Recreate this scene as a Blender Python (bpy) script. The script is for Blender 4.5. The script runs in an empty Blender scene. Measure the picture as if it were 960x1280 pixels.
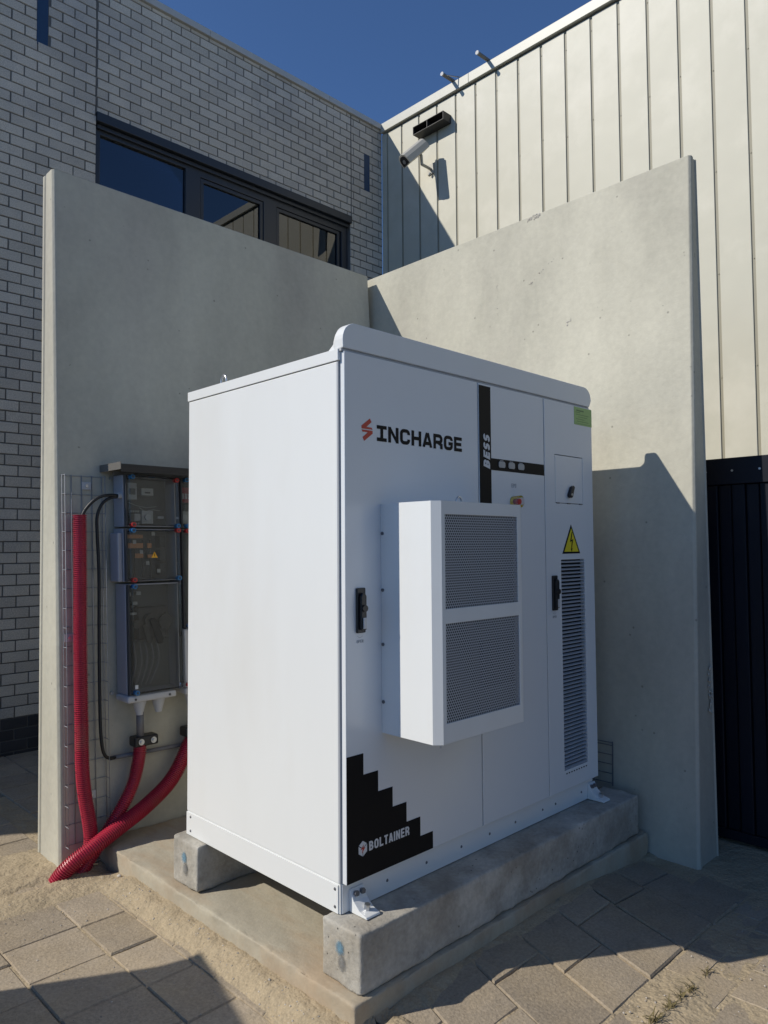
import bpy, bmesh, math, random
from mathutils import Vector, Matrix, noise as mnoise
random.seed(7)
S = bpy.context.scene
COL = S.collection
R = math.radians

# ------------------------------------------------------------------ camera
CAMP = Vector((-1.7382, -1.9740, 1.2905)); YAW, PITCH, ROLL, FPX = 0.79321531, 0.04521154, -0.00693346, 923.14
_f = Vector((math.cos(YAW)*math.cos(PITCH), math.sin(YAW)*math.cos(PITCH), math.sin(PITCH)))
_r0 = Vector((math.sin(YAW), -math.cos(YAW), 0)); _u0 = _r0.cross(_f)
_r = math.cos(ROLL)*_r0 + math.sin(ROLL)*_u0; _u = -math.sin(ROLL)*_r0 + math.cos(ROLL)*_u0
cd = bpy.data.cameras.new('camera'); cam = bpy.data.objects.new('camera', cd); COL.objects.link(cam)
cd.sensor_fit = 'HORIZONTAL'; cd.sensor_width = 36; cd.lens = 36*FPX/960
cd.clip_start = 0.05; cd.clip_end = 2000
M = Matrix((( _r.x, _u.x, -_f.x, CAMP.x), (_r.y, _u.y, -_f.y, CAMP.y), (_r.z, _u.z, -_f.z, CAMP.z), (0, 0, 0, 1)))
cam.matrix_world = M
S.camera = cam
# ------------------------------------------------------------------ light
SUND = Vector((1.0, -0.55, -0.905)).normalized()        # way the sunlight travels
el = math.asin(-SUND.z); rot = math.atan2(-SUND.x, -SUND.y) % (2*math.pi)
W = bpy.data.worlds.new('World'); S.world = W; W.use_nodes = True
nt = W.node_tree; bg = nt.nodes['Background']
sky = nt.nodes.new('ShaderNodeTexSky'); sky.sky_type = 'NISHITA'; sky.sun_disc = False
sky.sun_elevation = el; sky.sun_rotation = rot; sky.altitude = 1800; sky.air_density = 1.0; sky.dust_density = 0.0; sky.ozone_density = 9.0
nt.links.new(sky.outputs[0], bg.inputs[0]); bg.inputs[1].default_value = 0.12
sd = bpy.data.lights.new('sun', 'SUN'); sd.energy = 4.1; sd.angle = R(0.53); sd.color = (1.0, 0.945, 0.85)
so = bpy.data.objects.new('sun', sd); COL.objects.link(so); so.location = (-6, 4, 8)
so.rotation_euler = SUND.to_track_quat('-Z', 'Y').to_euler()
S.view_settings.view_transform = 'Standard'; S.view_settings.look = 'None'
S.view_settings.exposure = 0.0; S.view_settings.gamma = 1.0
S.render.resolution_x = 768; S.render.resolution_y = 1024
S.render.engine = 'CYCLES'

# ------------------------------------------------------------------ materials
MATS = {}
def N(nt, t, **k):
    n = nt.nodes.new(t)
    for a, v in k.items(): setattr(n, a, v)
    return n
def mat(name, base, rough=0.5, metal=0.0, var=0.0, vscale=3.0, fine=0.0, fscale=60.0, bump=0.0, bscale=40.0,
        rnd=0.0, pores=0.0, pscale=35.0, stain=0.0, tint=None, spec=0.5, coat=0.0, bump2=0.0, b2scale=1.2, stretch=None):
    m = bpy.data.materials.new(name); m.use_nodes = True; MATS[name] = m
    t = m.node_tree; L = t.links.new; P = t.nodes['Principled BSDF']
    P.inputs['Roughness'].default_value = rough; P.inputs['Metallic'].default_value = metal
    P.inputs['Specular IOR Level'].default_value = spec; P.inputs['Coat Weight'].default_value = coat
    geo = N(t, 'ShaderNodeNewGeometry'); pos = geo.outputs['Position']
    if stretch:
        mp = N(t, 'ShaderNodeMapping'); mp.inputs['Scale'].default_value = stretch; L(pos, mp.inputs[0]); spos = mp.outputs[0]
    else: spos = pos
    col = None
    def noise(scale, det=4, p=pos, ro=0.6):
        n = N(t, 'ShaderNodeTexNoise'); n.inputs['Scale'].default_value = scale; n.inputs['Detail'].default_value = det
        n.inputs['Roughness'].default_value = ro; L(p, n.inputs['Vector']); return n.outputs[0]
    def mathn(op, a, b=None, c=None):
        n = N(t, 'ShaderNodeMath', operation=op)
        for i, v in enumerate((a, b, c)):
            if v is None: continue
            if isinstance(v, (int, float)): n.inputs[i].default_value = v
            else: L(v, n.inputs[i])
        return n.outputs[0]
    f = None
    def add(v):
        nonlocal f
        f = v if f is None else mathn('ADD', f, v)
    if var: add(mathn('MULTIPLY', mathn('SUBTRACT', noise(vscale, 5, spos), 0.5), 2*var*1.6))
    if fine: add(mathn('MULTIPLY', mathn('SUBTRACT', noise(fscale, 2), 0.5), 2*fine*1.6))
    if rnd:
        oi = N(t, 'ShaderNodeObjectInfo')
        rr = mathn('FRACT', mathn('ADD', oi.outputs['Random'], geo.outputs['Random Per Island']))
        add(mathn('MULTIPLY', mathn('SUBTRACT', rr, 0.5), 2*rnd))
    rgb = N(t, 'ShaderNodeRGB'); rgb.outputs[0].default_value = (*base, 1); cur = rgb.outputs[0]
    if tint:
        mx = N(t, 'ShaderNodeMix', data_type='RGBA'); L(cur, mx.inputs[6]); mx.inputs[7].default_value = (*tint[0], 1)
        rm = N(t, 'ShaderNodeMapRange'); L(noise(tint[1], 5, spos), rm.inputs[0]); rm.inputs[1].default_value = tint[2]; rm.inputs[2].default_value = tint[3]
        L(rm.outputs[0], mx.inputs[0]); cur = mx.outputs[2]
    if f is not None:
        vm = N(t, 'ShaderNodeVectorMath', operation='SCALE'); L(cur, vm.inputs[0]); L(mathn('ADD', f, 1.0), vm.inputs[3]); cur = vm.outputs[0]
    if pores:
        vo = N(t, 'ShaderNodeTexVoronoi'); vo.inputs['Scale'].default_value = pscale; L(pos, vo.inputs['Vector'])
        rm = N(t, 'ShaderNodeMapRange'); L(vo.outputs['Distance'], rm.inputs[0]); rm.inputs[1].default_value = 0.06; rm.inputs[2].default_value = 0.13
        rm.inputs[3].default_value = 1 - pores; rm.inputs[4].default_value = 1.0
        gate = mathn('GREATER_THAN', noise(5, 2), 0.56)
        k = mathn('MAXIMUM', rm.outputs[0], mathn('SUBTRACT', 1.0, gate))
        vm = N(t, 'ShaderNodeVectorMath', operation='SCALE'); L(cur, vm.inputs[0]); L(k, vm.inputs[3]); cur = vm.outputs[0]
    L(cur, P.inputs['Base Color'])
    nrm = None
    for b, sc, d in ((bump2, b2scale, 0.05), (bump, bscale, 0.004)):
        if not b: continue
        bn = N(t, 'ShaderNodeBump'); bn.inputs['Strength'].default_value = b; bn.inputs['Distance'].default_value = d
        L(noise(sc, 3), bn.inputs['Height'])
        if nrm: L(nrm, bn.inputs['Normal'])
        nrm = bn.outputs[0]
    if nrm: L(nrm, P.inputs['Normal'])
    return m
def glassy(name, tint, ior=1.5, rough=0.02, extra=0.0):
    m = bpy.data.materials.new(name); m.use_nodes = True; MATS[name] = m
    t = m.node_tree; L = t.links.new; t.nodes.remove(t.nodes['Principled BSDF']); out = t.nodes['Material Output']
    tr = N(t, 'ShaderNodeBsdfTransparent'); tr.inputs[0].default_value = (*tint, 1)
    gl = N(t, 'ShaderNodeBsdfGlossy'); gl.inputs['Roughness'].default_value = rough; gl.inputs[0].default_value = (1, 1, 1, 1)
    fr = N(t, 'ShaderNodeFresnel'); fr.inputs[0].default_value = ior
    ad = N(t, 'ShaderNodeMath', operation='ADD', use_clamp=True); L(fr.outputs[0], ad.inputs[0]); ad.inputs[1].default_value = extra
    mx = N(t, 'ShaderNodeMixShader'); L(ad.outputs[0], mx.inputs[0]); L(tr.outputs[0], mx.inputs[1]); L(gl.outputs[0], mx.inputs[2])
    L(mx.outputs[0], out.inputs[0]); return m
mat('white_paint', (0.735, 0.745, 0.73), 0.34, tint=((0.69, 0.685, 0.65), 1.3, 0.52, 0.80), var=0.03, vscale=1.6, bump=0.04, bscale=900, bump2=0.04, b2scale=1.8, stretch=(1, 1, 0.35))
mat('door_paint', (0.70, 0.72, 0.73), 0.22, var=0.012, vscale=5, bump=0.03, bscale=900, bump2=0.06, b2scale=1.6)
mat('seam_grey', (0.42, 0.43, 0.44), 0.6)
mat('black_print', (0.006, 0.006, 0.007), 0.6, spec=0.2)
mat('black_plastic', (0.012, 0.012, 0.014), 0.35)
mat('red_print', (0.50, 0.035, 0.02), 0.4)
mat('white_print', (0.65, 0.66, 0.67), 0.4)
mat('green_sticker', (0.30, 0.48, 0.16), 0.5, var=0.08, vscale=60)
mat('green_print', (0.12, 0.22, 0.07), 0.5)
mat('yellow_sign', (0.75, 0.62, 0.02), 0.4)
mat('orange_sign', (0.85, 0.42, 0.02), 0.4)
mat('steel', (0.55, 0.56, 0.57), 0.35, metal=1.0)
mat('zinc_wire', (0.30, 0.31, 0.33), 0.6, metal=0.3, var=0.2, vscale=30)
mat('dark_void', (0.015, 0.016, 0.018), 0.8)
mat('grille_paint', (0.42, 0.44, 0.47), 0.4, metal=0.0)
mat('louvre_paint', (0.42, 0.44, 0.47), 0.4)
mat('wall_concrete', (0.48, 0.46, 0.375), 0.75, var=0.20, vscale=2.2, fine=0.07, fscale=28, bump=0.35, bscale=40, pores=0.42, pscale=16,
    tint=((0.39, 0.365, 0.31), 1.3, 0.46, 0.70), bump2=0.10, b2scale=4.0, stretch=(1, 1, 0.40))
mat('beam_concrete', (0.43, 0.41, 0.36), 0.85, var=0.30, vscale=8, fine=0.16, fscale=60, bump=0.9, bscale=55, pores=0.85, pscale=30,
    tint=((0.30, 0.27, 0.22), 3.5, 0.42, 0.66))
mat('slab_concrete', (0.40, 0.36, 0.275), 0.9, var=0.16, vscale=3.0, fine=0.06, fscale=60, bump=0.4, bscale=70,
    tint=((0.36, 0.28, 0.19), 2.5, 0.42, 0.65), stretch=(2.2, 0.7, 1))
mat('brick', (0.60, 0.545, 0.46), 0.9, var=0.08, vscale=5, fine=0.32, fscale=130, bump=0.8, bscale=150, rnd=0.11, tint=((0.40, 0.38, 0.36), 0.9, 0.5, 0.75))
mat('mortar', (0.16, 0.152, 0.14), 0.95, var=0.15, vscale=10, bump=0.5, bscale=120)
mat('plinth_brick', (0.045, 0.043, 0.045), 0.8, fine=0.2, fscale=140, bump=0.5, bscale=150, rnd=0.15)
mat('plinth_mortar', (0.13, 0.125, 0.12), 0.95)
mat('coping_metal', (0.50, 0.49, 0.46), 0.45, var=0.08, vscale=5)
mat('blue_insert', (0.02, 0.055, 0.12), 0.5, var=0.1, vscale=20)
mat('window_frame', (0.035, 0.04, 0.048), 0.35)
mat('window_header', (0.03, 0.036, 0.045), 0.4)
mat('window_blind', (0.30, 0.28, 0.22), 0.7)
mat('room_dark', (0.02, 0.022, 0.026), 0.9)
mat('cladding', (0.56, 0.54, 0.44), 0.50, spec=0.35, var=0.02, vscale=3, bump=0.05, bscale=200, bump2=0.22, b2scale=1.0, tint=((0.66, 0.63, 0.53), 1.5, 0.5, 0.8))
mat('cladding_seam', (0.30, 0.28, 0.21), 0.6)
mat('white_coping', (0.52, 0.505, 0.43), 0.45, var=0.05, vscale=6)
mat('shed_steel', (0.005, 0.007, 0.014), 0.5, spec=0.25, var=0.2, vscale=6)
mat('paver', (0.325, 0.267, 0.195), 0.9, var=0.16, vscale=6, fine=0.26, fscale=95, bump=0.9, bscale=80, rnd=0.13, pores=.5, pscale=60,
    tint=((0.34, 0.27, 0.18), 3.2, 0.42, 0.68))
mat('sand', (0.375, 0.30, 0.195), 0.98, var=0.14, vscale=7, fine=0.2, fscale=120, bump=1.0, bscale=70, bump2=0.5, b2scale=13)
mat('far_ground', (0.05, 0.05, 0.052), 0.95, var=0.2, vscale=1.5, bump=0.5, bscale=30)
mat('tube_red', (0.42, 0.026, 0.055), 0.38, var=0.16, vscale=9, tint=((0.40, 0.10, 0.09), 5, .55, .75))
mat('cable_black', (0.01, 0.01, 0.011), 0.5)
mat('conduit_grey', (0.16, 0.16, 0.17), 0.5)
mat('enclosure_grey', (0.37, 0.37, 0.40), 0.5, var=0.04, vscale=12)
mat('flange_grey', (0.50, 0.50, 0.50), 0.6)
mat('device_grey', (0.42, 0.42, 0.40), 0.5)
mat('device_dark', (0.05, 0.052, 0.055), 0.5)
mat('copper_bar', (0.45, 0.22, 0.11), 0.45, metal=0.5)
mat('cap_blue', (0.02, 0.16, 0.36), 0.35)
mat('cap_red', (0.50, 0.03, 0.03), 0.35)
mat('fuse_red', (0.30, 0.03, 0.04), 0.5)
mat('back_plate', (0.10, 0.105, 0.10), 0.6)
mat('lamp_black', (0.035, 0.033, 0.03), 0.5)
mat('hood_black', (0.012, 0.012, 0.014), 0.4)
mat('camera_shell', (0.46, 0.44, 0.38), 0.4)
mat('lamp_grey', (0.15, 0.14, 0.125), 0.5, metal=0.2)
mat('blue_spray', (0.16, 0.29, 0.38), 0.9, var=0.3, vscale=60)
mat('grey_spray', (0.24, 0.235, 0.22), 0.9, var=0.25, vscale=60)
mat('dry_grass', (0.15, 0.12, 0.05), 0.9)
mat('pebble', (0.40, 0.36, 0.31), 0.9, rnd=0.4)
mat('blocker_green', (0.06, 0.10, 0.08), 0.5, var=0.1, vscale=4)
mat('screw_grey', (0.16, 0.16, 0.17), 0.4, metal=0.6)
glassy('window_glass', (0.22, 0.27, 0.34), ior=1.62, rough=0.005, extra=0.05)
glassy('clear_lid', (0.85, 0.87, 0.88), ior=1.4, rough=0.05, extra=0.0)
# the sprayed blue and grey marks fade out at their rims: a mask in object space
def spray(name, col, conc):
    m = MATS[name]; t = m.node_tree; L = t.links.new; P = t.nodes['Principled BSDF']; out = t.nodes['Material Output']
    tc = N(t, 'ShaderNodeTexCoord'); ln = N(t, 'ShaderNodeVectorMath', operation='LENGTH'); mp = N(t, 'ShaderNodeMapping')
    L(tc.outputs['Generated'], mp.inputs[0]); mp.inputs['Location'].default_value = (0, -1, -1); mp.inputs['Scale'].default_value = (0, 2, 2)
    L(mp.outputs[0], ln.inputs[0])
    no = N(t, 'ShaderNodeTexNoise'); no.inputs['Scale'].default_value = 6; L(tc.outputs['Generated'], no.inputs['Vector'])
    a = N(t, 'ShaderNodeMath', operation='ADD'); L(ln.outputs['Value'], a.inputs[0]); L(no.outputs[0], a.inputs[1])
    rm = N(t, 'ShaderNodeMapRange'); L(a.outputs[0], rm.inputs[0]); rm.inputs[1].default_value = 0.75; rm.inputs[2].default_value = 1.45; rm.inputs[3].default_value = 0.75; rm.inputs[4].default_value = 0
    tr = N(t, 'ShaderNodeBsdfTransparent'); mx = N(t, 'ShaderNodeMixShader'); L(rm.outputs[0], mx.inputs[0]); L(tr.outputs[0], mx.inputs[1]); L(P.outputs[0], mx.inputs[2]); L(mx.outputs[0], out.inputs[0])
spray('blue_spray', None, None); spray('grey_spray', None, None)

# ------------------------------------------------------------------ mesh helpers
def tag(o, label=None, cat=None, group=None, kind=None):
    if label: o['label'] = label
    if cat: o['category'] = cat
    if group: o['group'] = group
    if kind: o['kind'] = kind
    return o
def thing(name, label, cat, loc=(0, 0, 0), group=None):
    o = bpy.data.objects.new(name, None); COL.objects.link(o); o.location = loc; o.empty_display_size = 0.1
    return tag(o, label, cat, group)
def wloc(o):
    v = Vector((0, 0, 0))
    while o: v += o.location; o = o.parent
    return v
class MB:
    """collects polygons in world coordinates; build() links them as one mesh object"""
    def __init__(s, fn=None): s.v = []; s.f = []; s.fn = fn
    def add(s, vs, fs):
        o = len(s.v); s.v += [tuple(s.fn(*p)) if s.fn else tuple(p) for p in vs]; s.f += [tuple(i+o for i in f) for f in fs]; return s
    def box(s, x0, x1, y0, y1, z0, z1):
        return s.add([(x0,y0,z0),(x1,y0,z0),(x1,y1,z0),(x0,y1,z0),(x0,y0,z1),(x1,y0,z1),(x1,y1,z1),(x0,y1,z1)],
                     [(0,3,2,1),(4,5,6,7),(0,1,5,4),(1,2,6,5),(2,3,7,6),(3,0,4,7)])
    def prism(s, pts, a, b, axis='z'):
        n = len(pts)
        def P(p, h): return (p[0], p[1], h) if axis == 'z' else ((p[0], h, p[1]) if axis == 'y' else (h, p[0], p[1]))
        return s.add([P(p, a) for p in pts]+[P(p, b) for p in pts], [tuple(range(n))[::-1], tuple(range(n, 2*n))]+[(i, (i+1) % n, n+(i+1) % n, n+i) for i in range(n)])
    def loft(s, A, B):
        n = len(A)
        return s.add(list(A)+list(B), [tuple(range(n))[::-1], tuple(range(n, 2*n))]+[(i, (i+1) % n, n+(i+1) % n, n+i) for i in range(n)])
    def cyl(s, a, b, r0, r1=None, n=16, caps=True):
        a = Vector(a); b = Vector(b); r1 = r0 if r1 is None else r1
        d = (b-a).normalized(); q = Vector((0, 0, 1)) if abs(d.z) < 0.9 else Vector((1, 0, 0))
        e1 = d.cross(q).normalized(); e2 = d.cross(e1)
        vs = []
        for c, r in ((a, r0), (b, r1)):
            for i in range(n):
                t = 2*math.pi*i/n; vs.append(c+e1*math.cos(t)*r+e2*math.sin(t)*r)
        fs = [(i, (i+1) % n, n+(i+1) % n, n+i) for i in range(n)]
        if caps: fs += [tuple(range(n))[::-1], tuple(range(n, 2*n))]
        return s.add(vs, fs)
    def sweep(s, pts, rad, n=14, caps=True):
        """pts list of Vectors, rad list or number"""
        m = len(pts); e1 = None; vs = []
        for i, p in enumerate(pts):
            d = (pts[min(i+1, m-1)]-pts[max(i-1, 0)]).normalized()
            if e1 is None:
                q = Vector((0, 0, 1)) if abs(d.z) < 0.9 else Vector((1, 0, 0)); e1 = d.cross(q).normalized()
            else: e1 = (e1-d*e1.dot(d)).normalized()
            e2 = d.cross(e1); r = rad[i] if isinstance(rad, (list, tuple)) else rad
            for k in range(n):
                t = 2*math.pi*k/n; vs.append(p+e1*math.cos(t)*r+e2*math.sin(t)*r)
        fs = [(i*n+k, i*n+(k+1) % n, (i+1)*n+(k+1) % n, (i+1)*n+k) for i in range(m-1) for k in range(n)]
        if caps: fs += [tuple(range(n))[::-1], tuple((m-1)*n+k for k in range(n))]
        return s.add(vs, fs)
    def build(s, name, m, parent=None, loc=None, bevel=0, smooth=False, seg=2, label=None, kind=None):
        L = wloc(parent) if parent else Vector(loc or (0, 0, 0))
        me = bpy.data.meshes.new(name); me.from_pydata([tuple(Vector(v)-L) for v in s.v], [], s.f)
        bm = bmesh.new(); bm.from_mesh(me); bmesh.ops.recalc_face_normals(bm, faces=bm.faces) if kind != 'sheet' else None
        bm.to_mesh(me); bm.free()
        for mm in (m if isinstance(m, (list, tuple)) else [m]): me.materials.append(MATS[mm])
        o = bpy.data.objects.new(name, me); COL.objects.link(o)
        if parent: o.parent = parent
        else: o.location = L
        if smooth:
            for p in me.polygons: p.use_smooth = True
        if bevel:
            b = o.modifiers.new('bevel', 'BEVEL'); b.width = bevel; b.segments = seg; b.limit_method = 'ANGLE'; b.angle_limit = R(40)
        if label: o['label'] = label
        if kind and kind != 'sheet': o['kind'] = kind
        return o
def share(src, name, parent, off):
    """another piece with the same mesh, moved by off (parent space)"""
    o = src.copy(); COL.objects.link(o); o.parent = parent; o.location = src.location+Vector(off); return o
def box(name, m, parent, *b, **k): return MB(k.pop('fn', None)).box(*b).build(name, m, parent, **k)
def spline(pts, step):
    P = [Vector(p) for p in pts]; P = [P[0]*2-P[1]]+P+[P[-1]*2-P[-2]]; out = []
    for i in range(1, len(P)-2):
        a, b, c, d = P[i-1:i+3]
        for k in range(24):
            t = k/24; out.append(0.5*((2*b)+(c-a)*t+(2*a-5*b+4*c-d)*t*t+(3*b-a-3*c+d)*t**3))
    out.append(P[-2]); res = [out[0]]; acc = 0
    L = [0]
    for i in range(1, len(out)): L.append(L[-1]+(out[i]-out[i-1]).length)
    n = max(2, int(L[-1]/step)); j = 0; res = []
    for k in range(n+1):
        s = L[-1]*k/n
        while j < len(L)-2 and L[j+1] < s: j += 1
        t = (s-L[j])/max(1e-9, L[j+1]-L[j]); res.append(out[j].lerp(out[j+1], t))
    return res
def plate(x0, x1, z0, z1, yf, yb, holes):
    """sheet panel facing -y, from yf to yb, with rectangular openings"""
    mb = MB(); xs = sorted({x0, x1, *[h[0] for h in holes], *[h[1] for h in holes]}); zs = sorted({z0, z1, *[h[2] for h in holes], *[h[3] for h in holes]})
    solid = {}
    for i in range(len(xs)-1):
        for j in range(len(zs)-1):
            cx = (xs[i]+xs[i+1])/2; cz = (zs[j]+zs[j+1])/2
            solid[i, j] = not any(h[0] < cx < h[1] and h[2] < cz < h[3] for h in holes)
    for (i, j), s in solid.items():
        if not s: continue
        a, b, c, d = xs[i], xs[i+1], zs[j], zs[j+1]
        mb.add([(a, yf, c), (b, yf, c), (b, yf, d), (a, yf, d)], [(0, 1, 2, 3)]); mb.add([(a, yb, c), (b, yb, c), (b, yb, d), (a, yb, d)], [(3, 2, 1, 0)])
        if not solid.get((i-1, j)): mb.add([(a, yf, c), (a, yf, d), (a, yb, d), (a, yb, c)], [(0, 1, 2, 3)])
        if not solid.get((i+1, j)): mb.add([(b, yf, c), (b, yb, c), (b, yb, d), (b, yf, d)], [(0, 1, 2, 3)])
        if not solid.get((i, j-1)): mb.add([(a, yf, c), (a, yb, c), (b, yb, c), (b, yf, c)], [(0, 1, 2, 3)])
        if not solid.get((i, j+1)): mb.add([(a, yf, d), (b, yf, d), (b, yb, d), (a, yb, d)], [(0, 1, 2, 3)])
    # weld so that a bevel works
    seen = {}; mp = []
    vs = []
    for v in mb.v:
        k = tuple(round(c, 6) for c in v)
        if k not in seen: seen[k] = len(vs); vs.append(v)
        mp.append(seen[k])
    mb.v = vs; mb.f = [tuple(mp[i] for i in f) for f in mb.f]; return mb
def _arc(cx, cy, rx, ry, a0, a1, n=6): return [(cx+rx*math.cos(R(a0+(a1-a0)*i/n)), cy+ry*math.sin(R(a0+(a1-a0)*i/n))) for i in range(n+1)]
def glyph(c, t, w):
    """strokes (centre lines) of a letter in a box w wide and 1 high; t = stroke width"""
    l, r, b, u = t/2, w-t/2, t/2, 1-t/2; q = min((w-t)*.5, .21); m = .5
    ring = _arc(r-q, u-q, q, q, 0, 90)+_arc(l+q, u-q, q, q, 90, 180)+_arc(l+q, b+q, q, q, 180, 270)+_arc(r-q, b+q, q, q, 270, 360)
    if c == 'I': return [[(w/2, 0), (w/2, 1)]]
    if c == 'J': return [[(w/2, 0), (w/2, 1)], [(0, b), (w, b)], [(0, u), (w, u)]]          # slab serif I
    if c == 'N': return [[(l, 0), (l, 1)], [(r, 0), (r, 1)], [(l*.9, 1), (r*1.02, 0)]]
    if c == 'H': return [[(l, 0), (l, 1)], [(r, 0), (r, 1)], [(l, m), (r, m)]]
    if c == 'E': return [[(l, 0), (l, 1)], [(l, b), (w, b)], [(l, u), (w, u)], [(l, m), (w*.92, m)]]
    if c == 'L': return [[(l, 0), (l, 1)], [(l, b), (w, b)]]
    if c == 'T': return [[(w/2, 0), (w/2, 1)], [(0, u), (w, u)]]
    if c == 'A': return [[(l*.8, 0), (w/2-t*.12, 1)], [(w-l*.8, 0), (w/2+t*.12, 1)], [(w*.24, .27), (w*.76, .27)]]
    if c == 'O': return [ring+[ring[0]]]
    if c == 'C': return [[(r, .66)]+ring+[(r, .34)]] if False else [[(r, .65), (r, u-q)]+ring[1:]+[(r, .35)]]
    if c == 'G': return [[(r, .67), (r, u-q)]+ring[1:]+[(r, .46)], [(r+t/2, .46), (w*.52, .46)]]
    if c == 'P': return [[(l, 0), (l, 1)], [(l, u), (r-q*.9, u)]+_arc(r-.24, u-.22, .24, .22, 90, -90)+[(l, u-.44)]]
    if c == 'R': return [[(l, 0), (l, 1)], [(l, u), (r-.22, u)]+_arc(r-.22, u-.22, .22, .22, 90, -90)+[(l, u-.44)], [(w*.45, u-.44), (r, .28), (r, 0)]]
    if c == 'B': return [[(l, 0), (l, 1)], [(l, u), (r-.24, u)]+_arc(r-.24, (u+m)/2, .20, (u-m)/2, 90, -90)+[(l, m)], [(l, m), (r-.22, m)]+_arc(r-.22, (b+m)/2, .22, (m-b)/2, 90, -90)+[(l, b)]]
    if c == 'S':
        h = (u-m)/2; k = min(.2, (w-t)/2)
        return [[(r, u-h*.7)]+_arc(r-k, u-h, k, h, 30, 90, 3)+_arc(l+k, u-h, k, h, 90, 270)+_arc(r-k, b+h, k, h, 90, -90)+_arc(l+k, b+h, k, h, 270, 210, 3)+[(l, b+h*.7)]]
    return []
def lettering(word, m, parent, x0, x1, z0, z1, y, t=.2, w=.62, gap=.16, rot90=False, shear=0.0, th=.0009):
    """block lettering laid as thin plates on a face that looks to -y"""
    polys = []; X = 0
    for c in word:
        cw = w*(.30 if c == 'I' else (.92 if c == 'J' else (.9 if c in 'ELST' else 1.0)))
        for st in glyph(c, t, cw):
            L_, R_ = [], []; n = len(st); closed = st[0] == st[-1]
            for i in range(n):
                a = Vector(st[i-1] if i else (st[-2] if closed else st[i])); b = Vector(st[i]); d = Vector(st[i+1] if i < n-1 else (st[1] if closed else st[i]))
                t1 = (b-a).normalized() if (b-a).length > 1e-6 else None; t2 = (d-b).normalized() if (d-b).length > 1e-6 else None
                if t1 is None: t1 = t2
                if t2 is None: t2 = t1
                tm = (t1+t2).normalized(); nn = Vector((-tm.y, tm.x)); k = t/2/max(.45, nn.dot(Vector((-t1.y, t1.x))))
                L_.append((X+b.x+nn.x*k, b.y+nn.y*k)); R_.append((X+b.x-nn.x*k, b.y-nn.y*k))
            for i in range(n-1): polys.append([L_[i], L_[i+1], R_[i+1], R_[i]])
        X += cw+gap
    W_ = X-gap; mb = MB()
    for k, po in enumerate(polys):
        yy = y-.00003*(k % 5); out = []
        for (a, b) in po:
            b = min(1, max(0, b)); a2 = a+shear*b
            if rot90: px = x0+(1-b)*(x1-x0); pz = z0+a2/(W_+shear)*(z1-z0)
            else: px = x0+a2/(W_+shear)*(x1-x0); pz = z0+b*(z1-z0)
            out.append((px, pz))
        mb.add([(a, yy, b) for a, b in out]+[(a, yy+th, b) for a, b in out], [(0, 1, 2, 3), (7, 6, 5, 4), (0, 4, 5, 1), (1, 5, 6, 2), (2, 6, 7, 3), (3, 7, 4, 0)])
    return mb.build('lettering', m, parent)
def hidden_by_walls(p):
    """does a concrete wall stand between the camera and p?"""
    d = Vector(p)-CAMP
    if d.y > 0:
        t = (1.9-CAMP.y)/d.y
        if t < 1 and -0.3 < CAMP.x+d.x*t < 2.02 and CAMP.z+d.z*t < 3.27: return True
    if d.x > 0:
        t = (2.0-CAMP.x)/d.x
        if t < 1 and -0.42 < CAMP.y+d.y*t < 2.02 and CAMP.z+d.z*t < 3.27: return True
    return False
def in_frame(p, mrg=15):
    d = Vector(p)-CAMP; z = d.dot(_f)
    if z < 0.1: return False
    u = 480+FPX*d.dot(_r)/z; v = 640-FPX*d.dot(_u)/z
    return -mrg < u < 960+mrg and -mrg < v < 1280+mrg

GZ = -0.30                                                   # top of the paving
# ================================================================== SETTING
g = MB().add([(-400, -400, GZ-0.06), (400, -400, GZ-0.06), (400, 400, GZ-0.06), (-400, 400, GZ-0.06)], [(0, 1, 2, 3)]).build('ground', 'far_ground', kind='structure')
pav = MB().box(-2.6, 4.3, -1.9, 4.19, GZ-0.058, GZ-0.03).build('pavement', 'sand', kind='structure')
def cl(v): return max(0.0, min(1.0, v))
def ground_rise(x, y):
    if y > 0: return 0.0
    return .036*(1-cl((-.15-y)/.5))*cl((x+.06)/.25)*(1-cl((x-1.3)/.5))-.030*cl((x-1.35)/.6)*cl(-y/.2)
def paver(quad, z=0.0, m='paver'):
    cx = sum(q[0] for q in quad)/4; cy = sum(q[1] for q in quad)/4
    dz = random.uniform(-0.003, 0.0025)+z; ta = random.uniform(-0.008, 0.008); tb = random.uniform(-0.008, 0.008)
    quad = [(x+random.uniform(-.0025, .0025), y+random.uniform(-.0025, .0025)) for x, y in quad]
    def q(k, inset, zz):
        out = []
        for (x, y) in quad:
            L = math.hypot(x-cx, y-cy); s = 1-inset/L*1.35
            X = cx+(x-cx)*s; Y = cy+(y-cy)*s; out.append((X, Y, zz+(X-cx)*ta+(Y-cy)*tb+ground_rise(X, Y)))
        return out
    gap = random.uniform(0.002, 0.0045)
    A = q(0, gap, GZ-0.05); B = q(0, gap, GZ-0.006+dz); C = q(0, gap+0.005, GZ+dz)
    mb = MB(); vs = A+B+C; fs = [(8, 9, 10, 11)]
    for k in range(4):
        j = (k+1) % 4; fs += [(k, j, 4+j, 4+k), (4+k, 4+j, 8+j, 8+k)]
    mb.add(vs, fs); return mb.build('paver', m, pav)
def column(x0, x1, ya, yb, phase, pitch, far=False):
    k = math.floor((ya-phase)/pitch); y = phase+k*pitch
    while y < yb:
        a = max(y, ya); b = min(y+pitch, yb)
        if b-a > 0.03 and (in_frame(((x0+x1)/2, (a+b)/2, GZ), 60) or random.random() < 0.0):
            paver([(x0, a), (x1, a), (x1, b), (x0, b)])
        y += pitch
rest = []
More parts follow.
